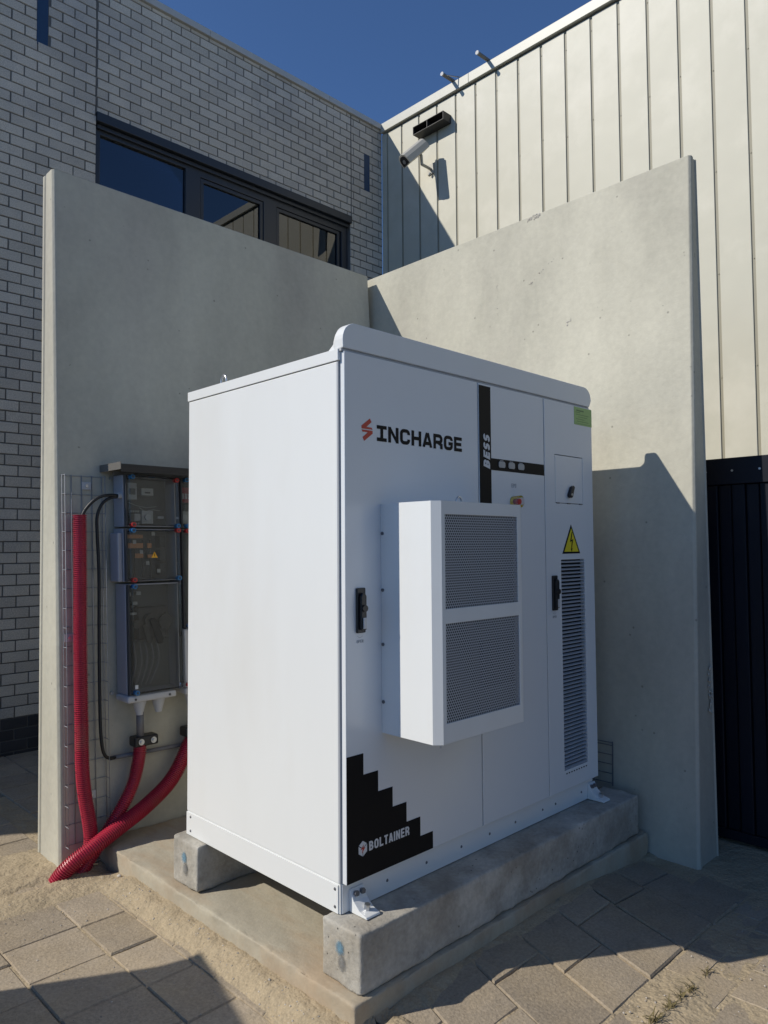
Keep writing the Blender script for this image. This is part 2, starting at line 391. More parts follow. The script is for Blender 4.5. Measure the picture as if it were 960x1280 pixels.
cols = [(-1.93, -1.63, .11), (-1.63, -1.33, .02), (-1.33, -1.03, .15), (-1.03, -0.73, .81), (-0.73, -0.43, .625), (-0.43, -0.23, .60)]
for a, b, ph in cols: column(a, b, -1.6, 4.15, ph, .292)
column(-.23, -.10, -1.5, 1.60, .78, .31)
for a, b, ph in [(-.10, .20, .4), (.20, .5, .52), (.5, .8, .44), (.8, 1.1, .5), (1.1, 1.4, .41), (1.4, 1.7, .3), (1.7, 2.0, .1)]: column(a, b, 2.2, 4.15, ph, .292)
sh = lambda x, y: (x-0.28*(-.31-y), y)
bx = [-.10, .16, .44, .72, 1.0, 1.28, 1.56, 1.84]
for i in range(len(bx)-1):
    yj = (-.31 if i % 2 == 1 else -.44)
    ys = [-.155, -.31, -.672] if i % 2 == 0 else [-.155, -.44, -.672]
    if i in (5,): ys = [-.155, -.33, -.672]
    for y1, y0 in zip(ys[:-1], ys[1:]):
        s_ = lambda x, y: (x, y) if x < 0 else sh(x, y)
        paver([s_(bx[i], y0), s_(bx[i+1], y0), s_(bx[i+1], y1), s_(bx[i], y1)], z=0.004 if i > 3 else 0)
for (a, b, c, d) in [(1.76, 2.06, -.672, -.43), (2.06, 2.44, -.672, -.40), (2.2, 2.44, -.40, -.16)]: paver([(a, c), (b, c), (b, d), (a, d)], z=-0.004)
for r_, (y1, y0) in enumerate([(-.676, -.80), (-.80, -.908), (-.908, -1.05), (-1.05, -1.2)]):
    x = -.10+.11*r_
    while x < 2.4:
        if in_frame((x+.1, (y0+y1)/2, GZ), 40): paver([(x, y0), (x+.22, y0), (x+.22, y1), (x, y1)], z=-0.006)
        x += .22
# sand swept over the paving: a fine sheet that lies low in the joints and heaps against the concrete
def sst(a, b, x): t = max(0, min(1, (x-a)/(b-a))); return t*t*(3-2*t)
def sand_h(x, y):
    n1 = mnoise.noise(Vector((x*3, y*3, 0))); n2 = mnoise.noise(Vector((x*11, y*11, 3))); n3 = mnoise.noise(Vector((x*40, y*40, 7)))
    h = -0.0075+0.004*n1+0.0022*n2
    def rise(k, top): nonlocal h; h = h*(1-k)+top*k
    e = 0.03*n1+0.02*n2
    if x < 0.05 and y < 1.75: rise(sst(-.25+e, -.12+e, x)*sst(-1.2, -.3, y), 0.036+0.007*n2+0.005*n3)         # along the slab
    k = sst(1.38+e, 1.55+e, y+0.12*min(0, x+.3))*sst(-1.1, -.5, x)*(1-sst(1.95, 2.3, y)); rise(k, 0.012+0.008*n1+0.006*n2+0.003*n3)   # round the left wall
    if y < -.665+.5*e and x > .55:
        k = sst(.668, .75, -y)*sst(.5, .8, x); rise(k*0.8, -0.0068+0.006*n1+0.004*n2)
    k = math.exp(-((x-.80)**2/.03+(y+.80)**2/.006)); h += 0.010*k
    if y < -.1 and x > .02: rise((1-sst(.16, .235+e, -y))*sst(.02, .15, x), 0.006+0.003*n2+.004*n1)
    if y < -.15 and -.15 < x < .45: rise((1-sst(.155, .26+e, -y))*(1-sst(.25, .45, x)), 0.008+0.004*n2)
    hole = math.exp(-((x+.02)**2/.012+(y-1.66)**2/.004)); h -= 0.045*hole
    hole2 = math.exp(-((x+.46)**2/.006+(y-1.70)**2/.0010)); h -= 0.03*hole2
    return GZ+h+0.0012*n3+ground_rise(x, y)
def sheet(x0, x1, y0, y1, st):
    nx = int((x1-x0)/st); ny = int((y1-y0)/st); mb = MB()
    vs = []; idx = {}
    fs = []
    for i in range(nx+1):
        for j in range(ny+1):
            x = x0+i*st; y = y0+j*st; vs.append((x, y, sand_h(x, y)))
    for i in range(nx):
        for j in range(ny):
            a = i*(ny+1)+j; fs.append((a, a+ny+1, a+ny+2, a+1))
    return mb.add(vs, fs)
ms = sheet(-2.2, 0.0, -1.3, 3.2, 0.016); ms2 = sheet(0.0, 2.9, -1.5, -0.13, 0.016)
o = len(ms.v); ms.v += ms2.v; ms.f += [tuple(i+o for i in f) for f in ms2.f]
sd_ = ms.build('loose_sand', 'sand', kind='stuff', smooth=True); tag(sd_, 'pale loose sand swept over the paving and heaped along the slab', 'sand')
# pebbles and crumbs
mb = MB()
for k in range(420):
    c = random.random()
    if c < .35: x, y = random.uniform(-.22, -.11), random.uniform(-.2, 1.5)
    elif c < .6: x, y = random.uniform(-.9, -.1), random.uniform(1.2, 1.6)
    elif c < .8: x, y = random.uniform(.5, 1.5), random.uniform(-1.1, -.68)
    else: x, y = random.uniform(-.9, -.1), random.uniform(-.2, 1.2)
    r = random.uniform(.0015, .0045)*(1.6 if random.random() < .08 else 1); z = max(sand_h(x, y), GZ)
    ca = random.random()*6; vs = []
    for a, b, c2 in ((1, 0, 0), (-1, 0, 0), (0, 1, 0), (0, -1, 0), (0, 0, 1), (0, 0, -.4)):
        f_ = r*random.uniform(.7, 1.3); vs.append((x+(a*math.cos(ca)-b*math.sin(ca))*f_, y+(a*math.sin(ca)+b*math.cos(ca))*f_, z+c2*f_*.8))
    mb.add(vs, [(0, 2, 4), (2, 1, 4), (1, 3, 4), (3, 0, 4), (2, 0, 5), (1, 2, 5), (3, 1, 5), (0, 3, 5)])
tag(mb.build('grit', 'pebble', kind='stuff'), 'small stones and crumbs of grit scattered on the sand', 'grit')
# ------------------------------------------------------------------ slab under the cabinet
def rough_box(x0, x1, y0, y1, z0, z1, st, amp, sc=9, r=0.012):
    bm = bmesh.new(); bmesh.ops.create_cube(bm, size=1)
    for v in bm.verts: v.co = Vector((x0+(v.co.x+.5)*(x1-x0), y0+(v.co.y+.5)*(y1-y0), z0+(v.co.z+.5)*(z1-z0)))
    bmesh.ops.bevel(bm, geom=list(bm.edges), offset=r, segments=2, affect='EDGES', profile=.6)
    for ax, lo, hi in ((0, x0, x1), (1, y0, y1), (2, z0, z1)):
        n = int((hi-lo)/st)
        for k in range(1, n):
            co = Vector((0, 0, 0)); co[ax] = lo+(hi-lo)*k/n; no = Vector((0, 0, 0)); no[ax] = 1
            bmesh.ops.bisect_plane(bm, geom=list(bm.verts)+list(bm.edges)+list(bm.faces), plane_co=co, plane_no=no)
    bm.normal_update()
    for v in bm.verts:
        p = v.co; edge = min(abs(p.x-x0), abs(p.x-x1))+min(abs(p.z-z1), abs(p.z-z0)); edge2 = min(abs(p.y-y0), abs(p.y-y1))+min(abs(p.z-z1), abs(p.z-z0))
        k = 1.0+3.4*math.exp(-min(edge, edge2)/.015)
        v.co = p+v.normal*amp*k*(mnoise.noise(p*sc)+.5*mnoise.noise(p*sc*3)+.35*mnoise.noise(p*sc*8)-.25)
    mb = MB(); mb.v = [tuple(v.co) for v in bm.verts]; bm.verts.ensure_lookup_table(); bm.verts.index_update(); mb.f = [tuple(v.index for v in f.verts) for f in bm.faces]; bm.free()
    return mb
slab = thing('concrete_slab', 'flat grey concrete slab lying under both beams, dusted with sand', 'slab', (-.09, -.15, GZ))
rough_box(-.09, 1.96, -.15, 1.795, GZ-.03, -.20, .016, .0034, 9, .007).build('slab_body', 'slab_concrete', slab, smooth=True)
# ------------------------------------------------------------------ concrete beams
def beam(y0, y1, x1, lab, x0=-.045):
    t = thing('concrete_beam', lab, 'concrete beam', (x0, (y0+y1)/2, -.2), 'concrete beams carrying the cabinet')
    rough_box(x0, x1, y0, y1, -.1995, -.0015, .02, .0018, 14, .010).build('beam_body', 'beam_concrete', t, smooth=True)
    yc = (y0+y1)/2
    pass
    MB().box(x0-.0030, x0-.0022, yc-.022, yc+.028, -.105, -.045).build('blue_mark', 'blue_spray', t)
    MB().box(x0-.0040, x0-.0034, yc-.030, yc+.016, -.155, -.085).build('grey_mark', 'grey_spray', t)
    return t
beam(-.130, .070, 1.905, 'concrete beam in front under the cabinet doors, blue spray dot on its end')
beam(.905, 1.115, 1.905, 'concrete beam at the back nearest the red tubes, under the rear of the cabinet')
# ------------------------------------------------------------------ tapered precast walls
def yl(z): return 1.808+.0600*(z+.285)                       # front face of the left wall
def xr(z): return 1.991+.031*(z+.285)                        # front face of the right wall
BOT, TOP = -.5, 3.325
lw = thing('retaining_wall', 'left precast concrete wall behind the cabinet, its bright end beside the red tubes', 'concrete wall', (.86, 1.95, GZ), 'precast concrete walls around the cabinet')
def lsec(z):
    a, b = yl(z), 2.108+.0165*(z+.285); g = b-.042
    return [(-.268, a, z), (2.04, a, z), (2.04, b, z), (-.270, b, z), (-.28, b-.012, z), (-.28, g+.012, z), (-.272, g+.006, z), (-.272, g-.006, z), (-.28, g-.012, z), (-.28, a+.014, z)]
MB().loft(lsec(BOT), lsec(TOP)).build('wall_panel', 'wall_concrete', lw, bevel=.004)
rw = thing('retaining_wall', 'right precast concrete wall, standing tall between cabinet and dark shed', 'concrete wall', (2.05, .8, GZ), 'precast concrete walls around the cabinet')
def rsec(z):
    a, b = xr(z), 2.243-.0145*(z+.285)
    g = a+.035
    e = .022 if z > 1 else 0
    return [(a, 2.25, z), (a, -.388, z+e), (a+.012, -.40, z+e), (g, -.40, z+e), (g+.006, -.392, z+e), (b-.02, -.392, z+e), (b-.012, -.40, z+e), (b, -.39, z+e), (b, 2.25, z)]
MB().loft([p for p in rsec(BOT)], [p for p in rsec(TOP)]).build('wall_panel', 'wall_concrete', rw, bevel=.004)
mb = MB()
for k in range(26):                                          # rough patch where the shutter tore on the end face
    z = .52+random.uniform(-.13, .13); x = 2.18+random.uniform(-.025, .025); w = random.uniform(.004, .012)
    mb.add([(x-w, -.4005, z), (x+w*.3, -.4005, z-w), (x+w, -.4005, z+w*.4), (x, -.407, z), (x-w*.2, -.4005, z+w)], [(0, 1, 3), (1, 2, 3), (2, 4, 3), (4, 0, 3)])
mb.build('rough_patch', 'beam_concrete', rw, kind='stuff')

def scar(x, y0, z0, y1, z1, n, w, nm):
    mb = MB()
    for k in range(n):
        q = random.random(); y = y0+(y1-y0)*q+random.uniform(-w, w); z = z0+(z1-z0)*q+random.uniform(-w, w); r_ = random.uniform(.3, 1)*w; xx = xr(z)-.0008
        a_ = random.random()*6; vs = [(xx, y+r_*math.cos(a_+i*1.26)*random.uniform(.6, 1.2), z+r_*math.sin(a_+i*1.26)*random.uniform(.6, 1.2)) for i in range(5)]+[(xx-.0035, y, z)]
        mb.add(vs, [(i, (i+1) % 5, 5) for i in range(5)])
    mb.build(nm, 'beam_concrete', rw, kind='stuff')
scar(0, .62, TOP-.002, .53, TOP+.004, 22, .014, 'chipped_edge')
scar(0, .43, 3.02, .62, 2.90, 14, .007, 'scuff_mark')
scar(0, .86, 2.98, .85, 2.70, 10, .005, 'scuff_mark')
scar(0, .32, 2.62, .36, 2.58, 7, .010, 'scuff_mark')
# ================================================================== BRICK BUILDING
YB = 4.20; WX0, WX1, WZ0, WZ1 = .875, 3.832, 3.95, 5.062; XL = -3.45; ZR = 6.265
bb = thing('brick_building', 'grey brick building with a dark ribbon window and a pale roof edge', 'building', (.7, YB, GZ))
wall = plate(XL, 4.345, GZ-.2, ZR, YB+.008, YB+.25, [(WX0, WX1, WZ0, WZ1)]).build('wall', 'mortar', bb)
MB().box(XL, 4.345, YB+.006, YB+.0075, GZ-.1, -.03).build('plinth_bed', 'plinth_mortar', bb)
PZ, PX = .0857, .200
blocks = [(.868, .882, WZ1, ZR), (3.842, 3.852, WZ1, ZR), (.375, .468, 5.43, 5.84), (4.052, 4.142, 5.43, 5.905), (.375, .468, 5.84, ZR),]
visb, restb = [], []
k0 = math.floor((GZ-.05-3.654)/PZ)
k = k0
while 3.654+k*PZ < ZR-.005:
    z0 = 3.654+k*PZ+.005; z1 = min(z0+PZ-.010, ZR-.002); zc = (z0+z1)/2
    if z1-z0 < .02: k += 1; continue
    ph = .184 if k % 2 == 0 else .284
    cuts = [(WX0, WX1)] if z1 > WZ0 and z0 < WZ1 and zc < WZ1 and zc > WZ0 else []
    cuts += [(a, b) for a, b, c, d in blocks if c < zc < d]
    x = ph-PX*math.ceil((ph-XL)/PX)
    while x < 4.345:
        segs = [(max(x+.005, XL), min(x+PX-.005, 4.343))]
        for a, b in cuts:
            ns = []
            for s0, s1 in segs:
                if b <= s0 or a >= s1: ns.append((s0, s1)); continue
                if a > s0: ns.append((s0, a))
                if b < s1: ns.append((b, s1))
            segs = ns
        for s0, s1 in segs:
            if s1-s0 < .015: continue
            c = ((s0+s1)/2, YB, zc); pl_ = z1 < -.02
            if in_frame(c, 0) and not hidden_by_walls(c): visb.append(((Vector(c)-CAMP).length/(s1-s0), s0, s1, z0, z1, pl_))
            else: restb.append((s0, s1, z0, z1, pl_))
        x += PX
    k += 1
visb.sort()
meshes = {}
for i, (_, s0, s1, z0, z1, pl_) in enumerate(visb):
    if i >= 299: restb.append((s0, s1, z0, z1, pl_)); continue
    w = round(s1-s0, 3); h = round(z1-z0, 3); key = (w, h, pl_)
    if key not in meshes:
        d = .012; b = .002
        mb = MB().add([(-w/2, d, -h/2), (w/2, d, -h/2), (w/2, d, h/2), (-w/2, d, h/2), (-w/2, b, -h/2), (w/2, b, -h/2), (w/2, b, h/2), (-w/2, b, h/2),
                       (-w/2+b, 0, -h/2+b), (w/2-b, 0, -h/2+b), (w/2-b, 0, h/2-b), (-w/2+b, 0, h/2-b)],
                      [(0, 1, 5, 4), (1, 2, 6, 5), (2, 3, 7, 6), (3, 0, 4, 7), (4, 5, 9, 8), (5, 6, 10, 9), (6, 7, 11, 10), (7, 4, 8, 11), (8, 9, 10, 11)])
        me = bpy.data.meshes.new('brick'); me.from_pydata(mb.v, [], mb.f); me.materials.append(MATS['plinth_brick' if pl_ else 'brick']); meshes[key] = me
    o = bpy.data.objects.new('brick', meshes[key]); COL.objects.link(o); o.parent = wall
    o.location = (Vector(((s0+s1)/2, YB+random.uniform(-.0015, .0015), (z0+z1)/2))-bb.location)
    o.rotation_euler = (random.uniform(-.004, .004), random.uniform(-.003, .003), random.uniform(-.004, .004))
for flag, nm, mt in ((False, 'brick_rest', 'brick'), (True, 'plinth_brick_rest', 'plinth_brick')):
    mb = MB()
    for s0, s1, z0, z1, pl_ in restb:
        if pl_ != flag: continue
        y = YB+random.uniform(-.0012, .0012); b = .002
        mb.add([(s0, y+.012, z0), (s1, y+.012, z0), (s1, y+.012, z1), (s0, y+.012, z1), (s0+b, y, z0+b), (s1-b, y, z0+b), (s1-b, y, z1-b), (s0+b, y, z1-b)],
               [(0, 1, 5, 4), (1, 2, 6, 5), (2, 3, 7, 6), (3, 0, 4, 7), (4, 5, 6, 7)])
    mb.build(nm, mt, bb, kind='stuff')
for a, b, c, d in (blocks[2], blocks[3]): pass
for a, b, c, d in ((.377, .466, 5.43, ZR-.004), (4.054, 4.140, 5.43, 5.905)):
    box('blue_insert', 'blue_insert', bb, a, b, YB+.003, YB+.009, c, d)
for a, c in ((.868, WZ1), (3.843, WZ1)): box('expansion_joint', 'mortar', bb, a+.002, a+.008, YB+.001, YB+.009, c+.01, ZR-.004)
cop = []
for a, b in ((XL-.05, -1.2), (-1.198, 1.98), (1.982, 3.50), (3.502, 4.34)): box('coping', 'coping_metal', bb, a, b, YB-.03, YB+.35, ZR, ZR+.065, bevel=.003)
# body behind
MB().box(XL, 4.3, YB+.251, YB+.255, GZ, ZR).build('rear_lining', 'room_dark', bb) if False else None
MB().box(XL, XL+.2, YB+.252, 12.0, GZ-.1, ZR).build('side_wall', 'brick', bb)
MB().box(XL+.2, 4.4, YB+.252, 12.0, ZR-.25, ZR-.01).build('roof', 'coping_metal', bb)
MB().box(XL+.2, 4.4, YB+1.9, YB+1.95, 3.0, ZR-.26).build('room_wall', 'room_dark', bb)
MB().box(XL+.2, 4.4, YB+.253, YB+1.89, 3.3, 3.35).build('room_floor', 'room_dark', bb)
for a, b, c, d in ((-.6, .06, 5.1, 5.9),): pass
# window
wf = plate(WX0+.002, WX1-.002, WZ0+.002, WZ1-.10, YB+.05, YB+.11, [(.935, 1.765, 4.01, 4.90), (1.925, 2.665, 4.01, 4.87), (2.83, 3.74, 4.01, 4.87)])
win = wf.build('window', 'window_frame', bb, bevel=.004)
box('header_box', 'window_header', win, WX0+.002, WX1+.01, YB-.022, YB+.06, WZ1-.085, WZ1-.002, bevel=.004)
box('header_rail', 'window_frame', win, WX0+.02, WX1-.004, YB+.02, YB+.055, WZ1-.125, WZ1-.09, bevel=.003)
box('blind', 'window_blind', win, .94, 1.762, YB+.10, YB+.14, 4.835, 4.897)
for a, b, t_ in ((.935, 1.765, 4.90), (1.925, 2.665, 4.87), (2.83, 3.74, 4.87)):
    box('pane', 'window_glass', win, a-.01, b+.01, YB+.078, YB+.084, 4.0, t_+.01)
for a, b in ((1.945, 2.645), (2.85, 3.70)):
    plate(a-.015, b+.015, 4.015, 4.865, YB+.058, YB+.076, [(a+.02, b-.02, 4.05, 4.83)]).build('sash', 'window_frame', win, bevel=.002)

# ================================================================== WHITE BUILDING
XW = 4.345; ZW = 6.225
wb = thing('clad_building', 'tall building clad in cream vertical metal panels, sunlit', 'building', (XW, -2, GZ))
box('backing_wall', 'cladding_seam', wb, XW+.0105, XW+.3, -14, 4.19, GZ-.1, ZW-.01)
box('corner_strip', 'cladding', wb, XW+.0, XW+.02, 4.118, 4.196, GZ-.1, ZW-.012, bevel=.003)
y1 = 4.106; seams = [3.864-.2727*k for k in range(64)]
pan = None
edges = [4.110]+seams
for i in range(len(edges)-1):
    a, b = edges[i]-.013, edges[i+1]+.013
    mb = MB().box(XW, XW+.010, b, a, GZ-.1, ZW-.018)
    mb.build('cladding_panel', 'cladding', wb, bevel=.004, seg=2)
cy = [4.19, 2.84, -.4, -3.6, -7, -14]
for a, b in zip(cy[:-1], cy[1:]):
    box('coping', 'white_coping', wb, XW-.035, XW+.35, b+.001, a-.001, ZW, ZW+.105, bevel=.004)
MB().box(XW+.29, XW+8, -14, 4.19, ZW-.3, ZW-.05).build('roof', 'coping_metal', wb)
for k, sy in enumerate(seams[:15]):
    for zz in (2.6, 3.45, 4.3, 5.15, 6.0):
        c = (XW-.001, sy+.012, zz+.13*((k*7) % 5)/5)
        if in_frame(c, 0) and not hidden_by_walls(c): MB().cyl((XW+.010, sy, c[2]), (XW+.006, sy, c[2]), .006, n=6).build('panel_screw', 'cladding_seam', wb)
# pipes on roof edge
for (yy, nm, lab) in ((3.06, 1, 'short steel roof tube nearer the corner, with a thin brace beside it'), (2.583, 0, 'short steel roof tube further from the corner, without a brace')):
    t = thing('roof_tube', lab, 'steel tube', (XW, yy, ZW+.105), 'steel tubes on the roof edge')
    MB().cyl((XW+.10, yy, ZW+.126), (XW-.20, yy, ZW+.119), .019, n=14).build('tube', 'lamp_grey', t, smooth=False)
    MB().cyl((XW-.20, yy, ZW+.119), (XW-.212, yy, ZW+.119), .021, n=14).build('end_cap', 'flange_grey', t)
    if nm: MB().cyl((XW+.08, yy-.16, ZW+.12), (XW-.17, yy-.005, ZW+.122), .006, n=8).build('brace', 'steel', t)
# floodlight housing
t = thing('wall_lamp', 'dark oblong open-fronted box lamp on the cream wall above the camera', 'wall lamp', (XW, 3.34, 5.95))
y0, y1, z0, z1, xf = 3.115, 3.565, 5.905, 5.998, 4.212
mb = MB().box(xf, XW, y0, y1, z0, z0+.005).box(xf, XW, y0, y1, z1-.005, z1).box(xf, XW, y0, y0+.005, z0+.0055, z1-.0055).box(xf, XW, y1-.005, y1, z0+.0055, z1-.0055)
mb.build('housing', 'lamp_black', t); box('back_panel', 'dark_void', t, XW-.05, XW-.002, y0+.006, y1-.006, z0+.006, z1-.006)
box('divider', 'lamp_black', t, xf+.002, XW-.05, 3.352, 3.358, z0+.006, z1-.006)
# security camera
t = thing('security_camera', 'white bullet security camera on a wall bracket below the dark lamp', 'camera', (XW, 3.40, 5.5))
A = Vector((4.20, 3.365, 5.70)); B = Vector((3.975, 3.442, 5.478)); d = (B-A).normalized(); side = d.cross(Vector((0, 0, 1))).normalized(); up = side.cross(d)
def cambody(P, Q, w, h, top=True):
    prof = [(-w, -h*.55), (w, -h*.55), (w, h*.25), (w*.8, h*.75), (w*.35, h), (-w*.35, h), (-w*.8, h*.75), (-w, h*.25)]
    return MB().loft([P+side*a+up*b for a, b in prof], [Q+side*a+up*b for a, b in prof])
cambody(A, B-d*.03, .058, .058).build('camera_body', 'camera_shell', t, bevel=.004)
cambody(A+up*.006+d*.02, B+d*.03, .076, .080).build('sunshield', 'camera_shell', t, bevel=.003)
cambody(B+d*.0302, B+d*.034, .060, .060).build('lens_window', 'black_plastic', t)
MB().cyl(B+d*.034, B+d*.038, .022, n=18).build('lens', 'steel', t)
J = A.lerp(B, .38)-up*.025; E1 = Vector((4.15, 3.375, 5.475)); E2 = Vector((XW-.012, 3.41, 5.50))
MB().sweep([J, J-up*.03, E1+Vector((0, 0, .01)), E1, E1.lerp(E2, .08), E2], .016, n=10).build('arm', 'camera_shell', t, smooth=True)
box('wall_plate', 'camera_shell', t, XW-.014, XW, 3.365, 3.455, 5.44, 5.56, bevel=.004)
MB().cyl((XW-.03, 3.40, 5.45), (XW-.03, 3.42, 5.43), .012, n=10).build('cable_gland', 'flange_grey', t)

# ================================================================== DARK SHED
XS = 2.45
sh_ = thing('metal_shed', 'low dark blue-black corrugated metal shed in the shade right of the concrete wall', 'shed', (XS+.6, -1.5, GZ))
box('shed_body', 'shed_steel', sh_, XS+.03, XS+1.3, -3.4, .25, GZ-.02, 1.70)
box('header', 'shed_steel', sh_, XS-.012, XS+1.34, -3.44, .29, 1.612, 1.757, bevel=.003)
box('base_rail', 'shed_steel', sh_, XS-.006, XS+.03, -3.4, .25, GZ-.01, GZ+.04, bevel=.003)
yy = .22; k = 0
while yy > -3.3:
    box('steel_panel', 'shed_steel', sh_, XS+(.0 if k % 2 else .010), XS+.029, yy-.069, yy-.003, GZ+.041, 1.611, bevel=.004, seg=1); yy -= .0724; k += 1
for yy in [-.16-.142*k for k in range(-2, 20)]:
    MB().cyl((XS-.012, yy, 1.686), (XS-.016, yy, 1.686), .006, n=8).build('screw', 'steel', sh_)

# ================================================================== BATTERY CABINET
cab = thing('battery_cabinet', 'tall white battery storage cabinet with logo, cooling unit and louvred door', 'cabinet', (.86, .54, 0))
X1 = 1.722
box('body', 'white_paint', cab, 0, X1, .030, 1.072, .104, 1.958, bevel=.003)
box('top_cover', 'white_paint', cab, -.004, X1+.004, .020, 1.078, 1.9605, 2.003, bevel=.002)
# fascia above the doors with rounded upper corners, flaring back at its foot
def arc(cx, cz, r, a0, a1, n=7): return [(cx+r*math.cos(R(a0+(a1-a0)*i/n)), cz+r*math.sin(R(a0+(a1-a0)*i/n))) for i in range(n+1)]
fz0, fz1 = 2.0045, 2.103
prof = [(.004, fz0), (X1-.006, fz0)]+arc(X1+.012-.065, fz1-.065, .065, 0, 90)+arc(.068, fz1-.065, .065, 90, 180)
fas = MB().prism(prof, .000, .046, 'y').build('fascia', 'white_paint', cab, bevel=.003)
secs = []
for yy_, zt_ in ((.046, 2.1025), (.050, 2.0985), (.054, 2.088), (.057, 2.072), (.060, 2.056), (.065, 2.040), (.071, 2.026), (.078, 2.013), (.082, 2.006)):
    r_ = min(.065, zt_-2.0045)
    secs.append([(.0043, yy_, 2.0040), (X1-.006, yy_, 2.0040)]+[(a, yy_, b) for a, b in arc(X1-.002-r_, zt_-r_, r_, 0, 90)+arc(.0043+r_, zt_-r_, r_, 90, 180)])
mb = MB()
for A_, B_ in zip(secs[:-1], secs[1:]): mb.loft(A_, B_)
mb.build('fascia_brace', 'white_paint', cab)
box('fascia_gasket', 'seam_grey', cab, .002, X1, .008, .0195, 1.994, 2.004)
box('side_gasket', 'seam_grey', cab, .0015, .016, .0255, .0298, .104, 1.995)
# doors
dz0, dz1 = .104, 1.9935
ld = plate(.010, .777, dz0, dz1, 0, .025, []).build('door', 'door_paint', cab, bevel=.0025, label='wide left cabinet door with the logo and black stepped corner print')
md = plate(.7845, 1.2835, dz0, dz1, 0, .025, []).build('door', 'door_paint', cab, bevel=.0025, label='middle cabinet door with black band and status lights')
rd = plate(1.290, 1.733, dz0, dz1, 0, .025, [(1.378, 1.636, 1.491, 1.731), (1.420, 1.638, .196, 1.214)]).build('door', 'door_paint', cab, bevel=.002, label='narrow right cabinet door with hatch and long louvred vent')
box('service_hatch', 'door_paint', rd, 1.381, 1.633, .0005, .022, 1.494, 1.728, bevel=.002)
for hx in (1.40, 1.50, 1.612): MB().cyl((hx-.014, .0, 1.4925), (hx+.014, .0, 1.4925), .003, n=8).build('hinge', 'screw_grey', rd)
# hatch quarter-turn handle
mb = MB(); c = [(1.500+.016*math.cos(a), 1.536+.016*math.sin(a)) for a in [R(180+i*22.5) for i in range(9)]]
mb.prism(c+[(1.533, 1.575), (1.522, 1.583), (1.507, 1.575)], -.018, 0, 'y'); mb.build('hatch_handle', 'black_plastic', rd, bevel=.003)
MB().cyl((1.501, -.0195, 1.537), (1.501, -.018, 1.537), .006, n=12).build('hatch_lock', 'steel', rd)
# louvres
box('vent_filter', 'dark_void', rd, 1.421, 1.637, .0255, .0285, .197, 1.213)
sl = None; z = .215
nsl = 56; pz = (1.214-.196)/nsl
for i in range(nsl):
    if sl is None:
        zc = .196+pz*.5
        sl = MB().prism([(.001, zc-.0055), (.0025, zc-.0060), (.016, zc+.0015), (.016, zc+.0028), (.010, zc+.0020), (.001, zc-.0030)], 1.4215, 1.6365, 'x').build('louvre_slat', 'louvre_paint', rd)
    else: share(sl, 'louvre_slat', rd, (0, 0, pz*i))
for i in range(9): box('drain_slot', 'dark_void', rd, 1.432+.0225*i, 1.444+.0225*i, -.0006, .001, .176, .182)
# black bands, logo print
P_ = -.0012
box('black_band', 'black_print', md, .7865, .868, P_, .0005, 1.0, 1.985, label='black vertical band with white letters')
box('black_band', 'black_print', md, .8683, 1.2825, P_, .0005, 1.619, 1.671, label='short black horizontal band with three lamps')
for i, lx in enumerate((.945, 1.018, 1.092)):
    MB().prism([(lx-.024+.006, 1.633), (lx+.024-.006, 1.633), (lx+.024, 1.639), (lx+.024, 1.655), (lx+.018, 1.661), (lx-.018, 1.661), (lx-.024, 1.655), (lx-.024, 1.639)], -.004, -.0014, 'y').build('status_lamp', 'device_grey', md, bevel=.001)
    box('lamp_caption', 'white_print', md, lx-.012, lx+.012, -.0018, -.0013, 1.6635, 1.6655)
lettering('BESS', 'white_print', md, .813, .858, 1.622, 1.778, -.0022, t=.24, w=.66, gap=.14, rot90=True, shear=.22)
lettering('EPO', 'seam_grey', md, 1.017, 1.053, 1.549, 1.567, -.0014, t=.14)
# emergency button
eb = MB().cyl((1.030, .0, 1.484), (1.030, -.006, 1.484), .026, n=24).build('emergency_button', 'yellow_sign', md, smooth=False)
MB().cyl((1.030, -.006, 1.484), (1.030, -.022, 1.484), .012, n=20).build('button_stem', 'fuse_red', eb)
MB().cyl((1.030, -.022, 1.484), (1.030, -.036, 1.484), .0145, .013, n=24).build('button_head', 'cap_red', eb)
glassy('shroud_clear', (.9, .9, .9), ior=1.3, rough=.1, extra=.12)
MB().cyl((1.030, -.001, 1.484), (1.030, -.042, 1.484), .027, n=24, caps=False).build('button_shroud', 'shroud_clear', eb)
# main logo
lx, lz, s = .092, 1.675, .086/.085
up_ = [(0, .055), (.042, .085), (.050, .072), (.024, .052), (.050, .052), (.055, .0445), (0, .0445)]
dn_ = [(.055-a, .085-b) for a, b in up_]
for pts in (up_, dn_): MB().prism([(lx+a*s, lz+b*s) for a, b in pts], P_, .0005, 'y').build('logo_stroke', 'red_print', ld)
lettering('JNCHARGE', 'black_print', ld, .170, .667, 1.681, 1.741, P_, t=.225, w=.86, gap=.135)
